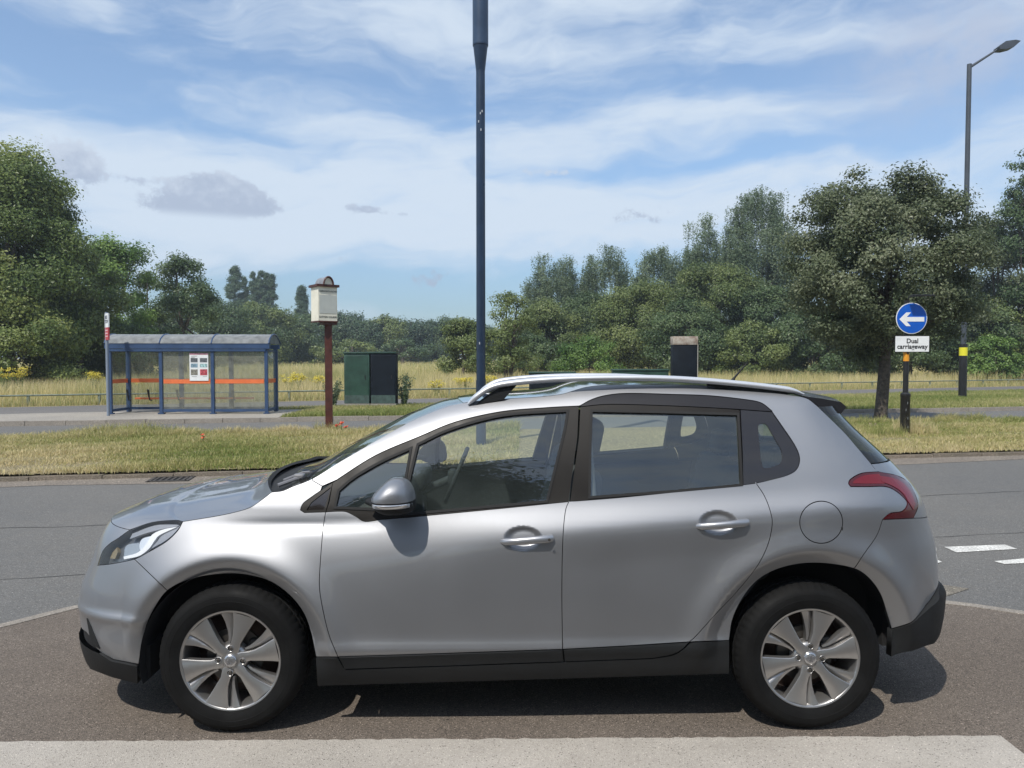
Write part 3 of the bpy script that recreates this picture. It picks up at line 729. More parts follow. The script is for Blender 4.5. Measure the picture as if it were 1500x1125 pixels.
# ------------------------------------------------------------ body panels, near side (-1) and far side (+1)
sv = solve
body_poly = loop(sv(catmull([(472, 712), (458, 704)], 4)), sv(cut(WS_EDGE, (458, 701), (679, 590))), sv(ROOF_EDGE), sv(TG_EDGE), sv(TL_TOP), sv(TL_A), sv(TL_B), sv(RB_SHUT), sv(cut(ARCH_R, (1249, 832), (1068, 938))), LP((1068, 938), (1010, 940)), sv(RD_REAR[::-1]), sv(DLO_REAR[::-1]), sv(KICK_TOP[::-1]), sv(cut(DLO_TOP_F, (848, 594.5), (493, 703))), LP((493, 703), (472, 712)))
fu, fz = solve([(1203, 765)])[0]
ang = np.linspace(0, 2 * PI, 49)[:-1]
flap = np.stack([fu + .0 + .098 * np.cos(ang), fz + .093 * np.sin(ang)], 1)
_pu = solve(np.array([(1203 + 31.5 * math.cos(a), 765 + 31 * math.sin(a)) for a in ang])); flap = _pu
fender_poly = loop(sv(HL_BOT[::-1][np.argmin(np.hypot(*(HL_BOT[::-1] - np.array((197, 819))).T)):]), sv(HOOD_EDGE), sv(COWL_EDGE), sv(cut(WS_EDGE, (428, 713), (458, 701))), LP((458, 704), (472, 712)), sv(cut(DLO_TOP_F, (472, 716), (440, 747))), LP((440, 747), (446, 751), (477, 750)), sv(FD_FRONT), LP((495, 962), (463, 962)), sv(cut(ARCH_F, (463, 962), (245, 865))), LP((245, 865), (197, 819)))
DOOR_BOT_F = [(824, 951), (660, 956.5), (495, 962)]
DOOR_BOT_R = [(1010, 940), (917, 946), (824, 951)]
fdoor_poly = loop(sv(FD_FRONT), LP(*DOOR_BOT_F[::-1]), sv(BSHUT[::-1]), sv(DLO_BOT_F), sv(MIRROR_BASE))
rdoor_poly = loop(sv(BSHUT), LP(*DOOR_BOT_R[::-1]), sv(RD_REAR[::-1]), sv(DLO_BOT_R[::-1]))
ftrim_poly = loop(LP((496, 962), (660, 957), (824, 951.5)), LP((824, 951.5), (826, 968)), LP((826, 968), (660, 974), (505, 979)), LP((505, 979), (496, 962)))
rtrim_poly = loop(LP((825, 951.5), (917, 946.5), (1010, 940.5)), SP((1010, 940.5), (998, 951), (982, 958), (955, 963)), LP((955, 963), (827, 968)), LP((827, 968), (825, 951.5)))
sill_poly = loop(LP((463, 962.5), (495, 963)), LP((495, 963), (505, 980), (660, 975), (826, 969), (955, 964)), SP((955, 964), (984, 959), (1000, 951), (1012, 941)), LP((1012, 941), (1068, 938)), LP((1068, 938), (1068, 986), (800, 994), (530, 1002), (465, 1004)), LP((465, 1004), (463, 962.5)))
q1 = solve([(190, 776)])[0]; q2 = solve([(143, 828)])[0]; q3 = solve([(148, 957)])[0]; q4 = solve([(127, 930)])[0]
bumper_poly = loop(sv(catmull([(245, 865), (197, 819)], 6)), sv(cut(HL_BOT, (197, 819), (143, 828))), sv(HL_TOP), RAW(q1, (UF0 + .28, q1[1] + .012), (UF0, q1[1] + .02)), RAW((UF0, q1[1] + .02), (UF0, .40), n=14), RAW((UF0, .40), (q4[0], .40), n=8), LP((134, 935), (140, 948), (150, 957), (167, 966), (203, 973)), sv(cut(ARCH_F, (203, 973), (245, 865))))
ql = solve([(204, 999)])[0]
lip_poly = loop(LP((203, 974), (185, 970), (165, 966), (148, 955)), RAW((solve([(148, 955)])[0]), (UF0, .37), n=10), RAW((UF0, .37), (UF0, .20), n=5), RAW((UF0, .20), (solve([(135, 978)])[0][0], .215), n=8), LP((135, 978), (167, 990), (204, 999.5)), LP((204, 999.5), (203, 974)))
hl_poly = loop(sv(HL_UP), sv(HL_BOT), sv(HL_TOP))
_e = solve([(1306, 921), (1334, 912), (1350, 895)])
EDGE_R = catmull([tuple(_e[0]), tuple(_e[1]), tuple(_e[2]), (_e[2][0] + .07, _e[2][1] + .030), (_e[2][0] + .20, .572), (_e[2][0] + .40, .578), (UR0, .578)], 6)
rb_poly = loop(LP((1293, 761), (1318, 760), (1340, 759)), RAW(solve([(1340, 759)])[0], (UR0, .86), n=10), RAW((UR0, .86), (UR0, .578), n=8), EDGE_R[::-1], sv(cut(ARCH_R, (1306, 921), (1249, 832))), sv(RB_SHUT[::-1]))
_b = solve([(1304, 962), (1330, 954)])
rlo_poly = loop(EDGE_R + np.array([0, -.003]), RAW((UR0, .575), (UR0, .27), n=10), catmull([(UR0, .27), (_b[1][0] + .45, .262), (_b[1][0] + .18, _b[1][1] + .012), tuple(_b[1]), tuple(_b[0])], 8))
tl_poly = loop(sv(TL_A), sv(TL_B), LP((1293, 761), (1318, 760), (1338, 759)), LP((1338, 759), (1345, 740), (1338, 718), (1328, 704), (1312, 696), (1287, 691)))
qa = solve([(1196, 594)])[0]; qb = solve([(1276, 679.5)])[0]; qc = solve([(1287, 691)])[0]; qd = solve([(1338, 718)])[0]; qe = solve([(1338, 759)])[0]
tg_poly = loop(sv(catmull([(1276, 679.5), (1281, 686), (1287, 691), (1312, 696), (1328, 704), (1338, 718), (1345, 740), (1338, 759)], 5)), RAW(qe, (UR0, .86), n=8), RAW((UR0, .86), (UR0, qb[1] - .005), n=8), RAW((UR0, qb[1] - .005), qb, n=10))
rg_poly = loop(sv(TG_EDGE), RAW(qb, (UR0, qb[1] - .003), n=10), RAW((UR0, qb[1]), (UR0, qa[1]), n=12), RAW((UR0, qa[1]), qa, n=10))
gl1 = loop(SP((600, 659), (560, 677), (520, 700), (497, 719)), LP((497, 719), (492, 742), (560, 745), (588, 743)), LP((588, 743), (592, 705), (600, 659)))
gl2 = loop(SP((613, 652), (653, 633), (700, 618), (750, 608), (830, 603)), LP((830, 603), (826, 628), (800, 733)), LP((800, 733), (700, 742), (600, 751)), LP((600, 751), (600, 706), (613, 652)))
gl3 = loop(LP((868, 603), (973, 605), (1080, 608)), LP((1080, 608), (1083, 663), (1085, 709)), LP((1085, 709), (987, 718), (865, 727)), LP((865, 727), (866, 660), (868, 603)))
gl4 = loop(LP((1093, 611), (1130, 614)), SP((1130, 614), (1146, 639), (1157, 660), (1160, 673), (1152, 686), (1130, 693)), LP((1130, 693), (1094, 702)), LP((1094, 702), (1093, 611)))
gl4i = loop(SP((1111, 624), (1115, 620.5), (1123, 622), (1132, 637), (1143, 656), (1146, 668), (1143, 678), (1132, 683), (1121, 685), (1117, 680), (1114, 660), (1111, 624), n=4))
FD_TOPLINE = cut(DLO_TOP_F, (478, 713), (848, 594.5))
fframe_poly = loop(sv(FD_TOPLINE), LP((848, 594.5), (846, 640), (833, 735)), sv(DLO_BOT_F), sv(MIRROR_BASE), LP((477, 750), (482, 735), (487, 707)))
rframe_poly = loop(LP((850, 596), (848, 640), (835, 735)), sv(cut(DLO_BOT_R, (835, 735), (1088, 710.5))), LP((1088, 710.5), (1087, 660), (1084, 600)), sv(cut(KICK_BOT, (1067, 598.5), (851, 595.5))))
qframe_poly = loop(sv(cut(KICK_BOT, (1085, 600), (1131, 603))), sv(DLO_REAR), LP((1107, 708), (1089, 710.5), (1088, 660), (1085, 600)))
kick_poly = loop(sv(KICK_TOP), sv(KICK_BOT[::-1]))
tri_poly = loop(sv(cut(DLO_TOP_F, (440, 747), (487, 707))), LP((487, 707), (481, 735), (477, 750)), LP((477, 750), (446, 751), (440, 747)))
tri_in = loop(LP((449, 747), (456, 736), (484, 714), (478, 734), (474, 746), (449, 747)))
card_f = loop(RAW((-.86, .36), (.18, .36), n=10), RAW((.18, .36), (.20, 1.0), n=6), RAW((.20, 1.0), (-.9, .93), n=10))
card_r = loop(RAW((.24, .36), (.85, .36), (1.12, .70), (1.15, 1.03), (.26, 1.0), n=8))
dl = dict(rimmat=RUBBER_SHADE)  # body-colour panel edges blackened so the shut lines read as shaded
for sd in (-1, 1):
    k = dict(side=sd)
    bs = panel('body_side', body_poly, PAINT, car, holes=[flap], fine=[(fu, fz, .14, .13, .012), (XW_R, .62, .52, .24, .010)], **k, **dl)
    fl = panel('fuel_flap', flap, PAINT, car, off=-.0005, gap=.0022, res=.015, **k, **dl) if sd < 0 else panel('side_panel', flap, PAINT, bs, gap=0, **k)
    if sd < 0: MB().rbox((fu + .092, -float(W(fu + .092, fz - .035)) + .002, fz - .035), (.009, .004, .026), .0015).build('flap_notch', RUBBER_SHADE, fl)
    panel('fender', fender_poly, PAINT, car, fine=[(XW_F, .60, .52, .26, .010)], **k, **dl)
    fd = panel('front_door', fdoor_poly, PAINT, car, fine=[(fh[0], fh[1], .12, .075, .007)], **k, **dl)
    rd = panel('rear_door', rdoor_poly, PAINT, car, fine=[(rh[0], rh[1], .12, .075, .007)], **k, **dl)
    panel('lower_trim', ftrim_poly, BLACKP, fd, off=.006, **k); panel('lower_trim', rtrim_poly, BLACKP, rd, off=.006, **k)
    panel('sill', sill_poly, BLACKP, car, off=.004, **k)
    panel('window_frame', fframe_poly, FRAMEB, fd, off=-.003, holes=[gl1, gl2], gap=.001, rim=.03, **k)
    panel('window_frame', rframe_poly, FRAMEB, rd, off=-.003, holes=[gl3], gap=.001, rim=.03, **k)
    panel('window_glass', inset(gl1, -.006), GLASS, fd, off=-.009, gap=0, rim=0.0, **k)
    panel('window_glass', inset(gl2, -.006), GLASS, fd, off=-.009, gap=0, rim=0.0, **k)
    panel('window_glass', inset(gl3, -.006), GLASS, rd, off=-.009, gap=0, rim=0.0, **k)
    qf = panel('quarter_window', qframe_poly, GLOSSB, car, off=-.004, holes=[gl4i], gap=.001, rim=.004, **k)
    panel('window_glass', inset(gl4i, -.004), GLASS, qf, off=-.007, gap=0, rim=0.0, **k)
    for gp, par in ((gl2, fd), (gl3, rd), (gl1, fd)):
        ring_o = inset(gp, -.010); panel('window_seal', ring_o, RUBBER_SHADE, par, off=.0005, holes=[inset(gp, .001)], gap=0, rim=.006, **k)
    panel('roof_kick_trim', kick_poly, KICKB, car, off=-.001, **k)
    tp = panel('mirror_corner', tri_poly, FRAMEB, car, off=-.002, holes=[tri_in], gap=.001, rim=.02, **k)
    panel('corner_plate', tri_in, GLOSSB, tp, off=-.006, gap=0, **k)
    panel('door_card', card_f, INT, fd, off=-.075, gap=0, rim=0, res=.05, **k); panel('door_card', card_r, INT, rd, off=-.075, gap=0, rim=0, res=.05, **k)
    tl = panel('tail_light', tl_poly, TAILD, car, off=.002, res=.012, **k)
    panel('light_strip', loop(SP((1287, 697), (1306, 700), (1321, 707), (1333, 721), (1340, 738)), SP((1337, 748), (1331, 738), (1322, 724), (1309, 714), (1290, 706))), TAILR, tl, off=.0045, res=.012, rim=.002, **k)
    panel('light_strip', loop(SP((1287, 694), (1266, 696), (1251, 703), (1248, 709)), LP((1248, 709), (1296, 709.5), (1290, 699))), TAILR, tl, off=.0035, res=.012, rim=.001, **k)
    # headlight: bowl, reflector, white strip, clear cover
    hb = panel('headlight', hl_poly, LAMPD, car, off=-.045, gap=.001, rim=-.044, res=.012, **k)
    panel('lens_cover', hl_poly, LENS, hb, off=.001, gap=.002, rim=.004, res=.012, **k)
    panel('lamp_bezel', loop(SP((264, 766), (254, 779), (240, 791), (219, 803)), SP((219, 803), (228, 792), (236, 783), (257, 773)), LP((257, 773), (264, 766))), LAMPG, hb, off=-.012, gap=0, res=.01, **k)
    panel('light_strip', loop(SP((178, 819), (200, 814), (215, 803), (224, 790), (232, 782), (258, 770)), SP((258, 770), (237, 774), (221, 781), (214, 791), (206, 802), (196, 810), (177, 815))), WHITEP, hb, off=-.014, gap=0, res=.01, **k)
    panel('lamp_bezel', loop(SP((190, 780), (223, 768), (262, 765)), SP((258, 769), (236, 773), (212, 779), (186, 788)), ), LAMPG, hb, off=-.016, gap=0, res=.01, **k)
    panel('reflector', loop(SP((218, 783), (204, 787), (199, 796), (201, 806), (210, 800), (217, 791), (218, 783), n=4)), REFL, hb, off=-.022, gap=0, res=.01, **k)
    panel('reflector', loop(SP((196, 793), (179, 796), (174, 805), (176, 816), (196, 810), (199, 802), (196, 793), n=4)), mat('lamp_bowl', (.42, .45, .48), rough=.25, metal=.5), hb, off=-.030, gap=0, res=.01, **k)
    panel('indicator', loop(LP((163, 800), (156, 808), (152, 817), (160, 818), (164, 808), (163, 800))), AMBER, hb, off=-.028, gap=0, res=.01, **k)
panel('front_bumper', bumper_poly, PAINT, car, both=True, res=.014, **dl)
def flare(v): return v
panel('bumper_lip', lip_poly, BLACKP, car, off=.010, both=True, rim=.03)
panel('rear_bumper', rb_poly, PAINT, car, both=True, res=.014, **dl)
panel('bumper_lip', rlo_poly, BLACKP, car, off=lambda u, z: .003 + .030 * sstep(.576, .535, z) * sstep(_e[1][0], _e[2][0] + .15, u) * sstep(.25, .36, z), both=True, rim=.03, res=.014)
panel('tailgate', tg_poly, PAINT, car, both=True, **dl)
panel('rear_window', rg_poly, DGLASS, car, both=True, off=-.004, gap=.004)
gr = loop(RAW((UF0, .52), (UF0, .79), n=8), RAW((UF0, .79), (UF0 + .20, .79), (UF0 + .25, .70), (UF0 + .22, .60), (UF0 + .12, .53), (UF0, .52), n=8))
g_ = panel('grille', gr, GLOSSB, car, off=.003, both=True, rim=.01)
for zz in (.58, .635, .69, .745):
    panel('grille_bar', loop(RAW((UF0, zz), (UF0 + .20, zz), n=10), RAW((UF0 + .20, zz + .016), (UF0, zz + .016), n=10)), CHROME, g_, off=.006, both=True, rim=.004, gap=0)
_k = solve([(150, 957), (148, 945)])
panel('lower_grille', loop(RAW((UF0, .30), (UF0, .46), n=8), RAW((UF0, .46), (_k[1][0] - .06, .44), (_k[0][0] - .01, _k[0][1] + .01), (_k[0][0] - .01, .30), (UF0, .30), n=10)), DARK, car, off=-.012, both=True, rim=0)
# lower intakes at the corners of the nose
ik = loop(LP((128, 905), (133, 915), (141, 935), (147, 950), (140, 946), (133, 935), (128, 905)))
for sd in (-1, 1): panel('corner_intake', ik, BLACKP, car, off=.004, side=sd, res=.012, gap=0)
# ------------------------------------------------------------ hood, windscreen, roof
def E3(px): u = solve(px); return S0(u[:, 0], u[:, 1])
hood_E = np.vstack([E3(catmull([(190, 776), (223, 765), (257, 762), (268, 764)], 5))[:-1], E3(HOOD_EDGE)])
nh = len(hood_E); tt = np.linspace(0, 1, nh)
hb0 = float(hood_E[0, 0] - xf(hood_E[0, 2] + .02)); print('hood bulge', hb0, hood_E[0])
hbx = hb0 * np.clip(1 - tt * 1.1, 0, 1) ** 1.2 + .165 * tt ** 1.3
def nose_off(ab):
    y = hood_E[0, 1] * -1 * ab; z0 = hood_E[0, 2] + .02 * (1 - ab ** 2); Wb = Wbase(-1.75, z0)
    # centre-ward offset of the nose surface relative to the corner of the hood
    xx = XMF - (XMF - xf(z0)) * ell(np.clip(np.abs(y) / Wb, 0, 1), NF)
    return hood_E[0, 0] - xx
hz_mid = .020 - .012 * tt + .042 * np.sin(PI * np.clip(tt * .9, 0, 1)) ** .8
crosspatch('hood', hood_E + np.array([0, 0, .001]), hbx, hz_mid, PAINT, car, nb=81, pw=2.0, ridge=.008, rimmat=RUBBER_SHADE,
           xoff=lambda ab: (np.clip(1 - tt * 1.1, 0, 1) ** 1.2)[:, None] * np.maximum(nose_off(ab) - .002, 0) + (tt ** 1.5)[:, None] * .155 * (1 - ab ** 2.2))
MB().rbox((-1.45, 0, .60), (.86, 1.16, .42), .06).build('bay_filler', DARK, car)  # plain dark box added under the hood to close off see-through
ws_E = E3(WS_EDGE); nw = len(ws_E); tw = np.linspace(0, 1, nw)
WS_B = .13 - .07 * tw
crosspatch('windscreen', ws_E, WS_B, .004 + .004 * tw, WGLASS, car, nb=41, rim=0, off=-.003)
wsb = crosspatch('windscreen_edge', ws_E, WS_B, .012 + .01 * tw, RUBBER_SHADE, car, nb=5, rim=.01, bmin=-1.0, bmax=-.975) if False else None
re_E = E3(ROOF_EDGE); nr_ = len(re_E); tr_ = np.linspace(0, 1, nr_)
roofcrown = .010 + .012 * tr_
rf = crosspatch('roof', re_E, .06 * (1 - tr_) ** 3 - .06 * tr_ ** 4, roofcrown, ROOFG, car, nb=41, rim=.02)
crosspatch('headliner', re_E * np.array([1, 1, 1]) - np.array([0, 0, .03]), .06 * (1 - tr_) ** 3, roofcrown, INTG, rf, nb=21, rim=0)
# cowl under the wipers
co_E = np.vstack([E3(np.array([(398, 721), (414, 719.5), (428, 714), (440, 709)])) ]) - np.array([0, 0, .010])
crosspatch('cowl', co_E, np.array([.165, .155, .145, .14]), .006, RUBBER_SHADE, car, nb=31, rim=.01)
for (p0, p1, wd) in (((430, 707), (418, 690), .016), ):
    pass
MB().tube([(-1.02, -.60, 1.075), (-.93, -.42, 1.12), (-.90, -.05, 1.13)], [.012, .009, .006], 8).tube([(-.985, -.62, 1.09), (-1.0, .02, 1.115)], .006, 6).build('wiper', BLACKP, car, smooth=40)
MB().tube([(-1.08, .1, 1.075), (-.99, .25, 1.12), (-.94, .55, 1.10)], [.012, .009, .006], 8).tube([(-1.0, .08, 1.12), (-.93, .66, 1.09)], .006, 6).build('wiper', BLACKP, car, smooth=40)
MB().tube([(-1.12, -.62, 1.055), (-1.03, -.55, 1.085)], .010, 8).tube([(-1.13, -.50, 1.06), (-1.05, -.45, 1.09), (-1.00, -.5, 1.10)], .008, 8).rbox((-1.04, -.55, 1.085), (.05, .04, .03), .008).build('wiper_arm', mat('wiper_grey', (.18, .18, .19), rough=.4), car, smooth=40)
# roof rails
RAIL = [(686, 592), (698, 581), (712, 571), (726, 565), (748, 561), (790, 557), (840, 554.5), (900, 553.5), (960, 554), (1020, 557), (1080, 562), (1130, 567.5), (1160, 572), (1177, 577.5)]
rc = catmull(RAIL, 4); ry = -.575
for sd in (-1, 1):
    pts = [local(p[0], p[1], ry) for p in rc]; n = len(pts)
    wv = [max(.009, .0235 * min(1, .45 + i / 6, .3 + (n - 1 - i) / 7)) for i in range(n)]
    mb = MB().tube([(p.x, p.y * -sd, p.z) for p in pts], wv, 12, flat=(1.15, .62))
    rl = mb.build('roof_rail', RAILM, car, smooth=60)
    foot = [local(x, y, ry) for (x, y) in [(697, 593), (704, 586), (716, 577), (732, 568), (757, 564), (748, 574), (738, 585)]]
    MB().prism([(p.x, p.z) for p in foot], (0, ry * -sd - .008, 0), (1, 0, 0), (0, 0, 1), (0, .016, 0)).build('rail_foot', BLACKP, rl)
    foot = [local(x, y, ry) for (x, y) in [(1035, 562), (1100, 567), (1165, 576), (1150, 578), (1100, 573), (1036, 566)]]
    MB().prism([(p.x, p.z) for p in foot], (0, ry * -sd - .008, 0), (1, 0, 0), (0, 0, 1), (0, .016, 0)).build('rail_foot', BLACKP, rl)
# spoiler over the rear window
a0 = [local(x, y, -.50) for (x, y) in [(1176, 580), (1205, 584), (1232, 589), (1240, 596), (1232, 606), (1217, 609), (1196, 593)]]
b = len(a0); sm = MB(); ys = np.linspace(-.50, .50, 13); vs = []
for yy in ys:
    kx = .055 * (1 - abs(yy / .5) ** 2.2)
    for i, p in enumerate(a0): vs.append((p.x + kx * (i in (1, 2, 3, 4, 5)), yy, p.z + .025 * (1 - abs(yy / .5) ** 2) * 1.0))
fs = [(j * b + i, j * b + (i + 1) % b, (j + 1) * b + (i + 1) % b, (j + 1) * b + i) for j in range(12) for i in range(b)]
mis = [0 if i in (0, 1) else 1 for j in range(12) for i in range(b)]
for f, mm in zip(fs, mis): pass
sm.v = vs; sm.f = fs + [tuple(range(b)), tuple(12 * b + i for i in range(b))]; sm.mi = mis + [1, 1]
sm.build('spoiler', [PAINT, KICKB], car, smooth=30)
MB().tube([tuple(local(1072, 560, 0)), tuple(local(1076, 553, 0)), tuple(local(1094, 532, 0))], [.014, .006, .004], 8).build('aerial', BLACKP, car, smooth=60)
# ------------------------------------------------------------ handles
for nm, (hu, hz) in (('front', fh), ('rear', rh)):
    for sd in (-1, 1):
        par = [o for o in car.children if o.name.startswith(nm + '_door')][0 if sd < 0 else 1]
        y0 = float(W(hu, hz)) + .014; y1 = float(Wbase(hu + .085, hz)) + .012
        dz = .007 if nm == 'front' else .007
        pts = [(hu - .108, sd * (float(W(hu - .108, hz - .012)) - .004), hz - .012), (hu - .09, sd * (float(W(hu - .1, hz)) + .012), hz - .010), (hu - .03, sd * (float(W(hu - .1, hz)) + .024), hz - .004), (hu + .03, sd * (float(W(hu - .1, hz)) + .025), hz + .001), (hu + .085, sd * (float(W(hu + .11, hz)) + .018), hz + .005), (hu + .112, sd * (float(W(hu + .112, hz)) + .004), hz + .007)]
        MB().tube(pts, [.010, .015, .0155, .0160, .0175, .015], 14, flat=(.75, 1.0)).build('handle', mat('handle_silver', (.40, .405, .42), rough=.38, metal=.8, coat=.6), par, smooth=80)
        if nm == 'front' and sd < 0:
            lk = MB().lathe([(.0001, -.002), (.006, -.002), (.0065, 0)], 'y', (hu + .097, -(float(W(hu + .1, hz)) + .036), hz + .006), 12); lk.build('key_lock', STEEL, par, smooth=60)
# ------------------------------------------------------------ door mirrors
def mirror_outline(px):
    return [local(x, y, -.98) for (x, y) in px]
full = mirror_outline(catmull([(538, 741), (539, 733), (546, 724), (556, 714), (566, 707), (575, 705), (586, 706), (595, 712), (601, 722), (603.5, 735), (604, 748), (601, 755), (590, 759), (570, 761), (553, 758), (542, 751), (538, 741)], 4)[:-1])
fx = np.array([p.x for p in full]); fz_ = np.array([p.z for p in full]); cxm, czm = .5 * (fx.min() + fx.max()), .5 * (fz_.min() + fz_.max())
zsplit = local(570, 731, -.98).z; zs2 = local(570, 737.5, -.98).z; zs3 = local(570, 746.5, -.98).z
for sd in (-1, 1):
    par = [o for o in car.children if o.name.startswith('front_door')][0 if sd < 0 else 1]
    mb = MB(); zmin, zmax = fz_.min(), fz_.max(); hz2 = (zmax - zmin) / 2; zm_ = (zmax + zmin) / 2
    zr = sorted(list(zm_ - hz2 * np.cos(np.linspace(.02, PI - .02, 26))) + [zs2, zsplit]); NT = 29; vs = []
    top_i = np.argmax(fz_); bot_i = np.argmin(fz_)
    for z in zr:
        xsr = []
        for i in range(len(fx)):
            j = (i + 1) % len(fx)
            if (fz_[i] - z) * (fz_[j] - z) <= 0 and fz_[i] != fz_[j]: xsr.append(fx[i] + (fx[j] - fx[i]) * (z - fz_[i]) / (fz_[j] - fz_[i]))
        xl, xr_ = min(xsr), max(xsr); s_ = abs(z - zm_) / hz2
        for t in -np.cos(np.linspace(0, PI, NT)):
            d_ = max(0, 1 - abs(t) ** 2.4) ** (1 / 2.4) * max(0, 1 - s_ ** 2.4) ** (1 / 2.4)
            vs.append(((xl + xr_) / 2 + t * (xr_ - xl) / 2, (-.860 - .135 * d_ * (1 - .10 * t)) * -sd, z))
    fs = [(j * NT + i, j * NT + i + 1, (j + 1) * NT + i + 1, (j + 1) * NT + i) for j in range(len(zr) - 1) for i in range(NT - 1)]
    mis = [0 if zr[j] >= zs2 - 1e-6 else 1 for j in range(len(zr) - 1) for i in range(NT - 1)]
    nb_ = len(vs); vs += [(v[0], -.845 * -sd, v[2]) for v in vs]
    fs += [tuple(nb_ + q for q in reversed(f)) for f in fs]; mis += [1] * (len(fs) - len(mis))
    rim_ = [j * NT for j in range(len(zr))] + [(len(zr) - 1) * NT + i for i in range(1, NT)] + [j * NT + NT - 1 for j in range(len(zr) - 2, -1, -1)] + list(range(NT - 2, 0, -1))
    for q in range(len(rim_)):
        i0, i1 = rim_[q], rim_[(q + 1) % len(rim_)]; fs.append((i0, i1, nb_ + i1, nb_ + i0)); mis.append(1)
    mb.v, mb.f, mb.mi = vs, fs, mis
    mo = mb.build('door_mirror', [PAINT, BLACKP], par, smooth=75)
    arm = [(cxm - .11, -.80, czm - .035), (cxm - .05, -.87, czm - .045), (cxm + .02, -.93, czm - .05)]
    MB().tube([(p[0], p[1] * -sd, p[2]) for p in arm], [.024, .020, .022], 12, flat=(1.3, .75)).build('mirror_arm', BLACKP, mo, smooth=60)
    iv = []; ni = 15
    for zz, sc2 in ((zs3, 0), (zs3 + .003, 1), (local(570, 741, -.98).z, 1), (local(570, 739.8, -.98).z, 0)):
        for t in np.linspace(-.86, .93, ni):
            s2 = abs(zz - zm_) / hz2; xl, xr_ = cxm - .092, cxm + .092
            d2 = max(0, 1 - abs(t) ** 2.4) ** (1 / 2.4) * max(0, 1 - s2 ** 2.4) ** (1 / 2.4)
            iv.append((cxm + t * .092, (-.860 - .135 * d2 * (1 - .10 * t) - .004 * sc2) * -sd, zz))
    MB().add(iv, [(j * ni + i, j * ni + i + 1, (j + 1) * ni + i + 1, (j + 1) * ni + i) for j in range(3) for i in range(ni - 1)]).build('indicator', mat('indicator_lens', (.62, .62, .63), rough=.15, metal=.7, coat=1), mo, smooth=40)
    MB().rbox((cxm + .05, -.90 * -sd, czm), (.006, .08, .06), .002).build('mirror_glass', CHROME, mo)
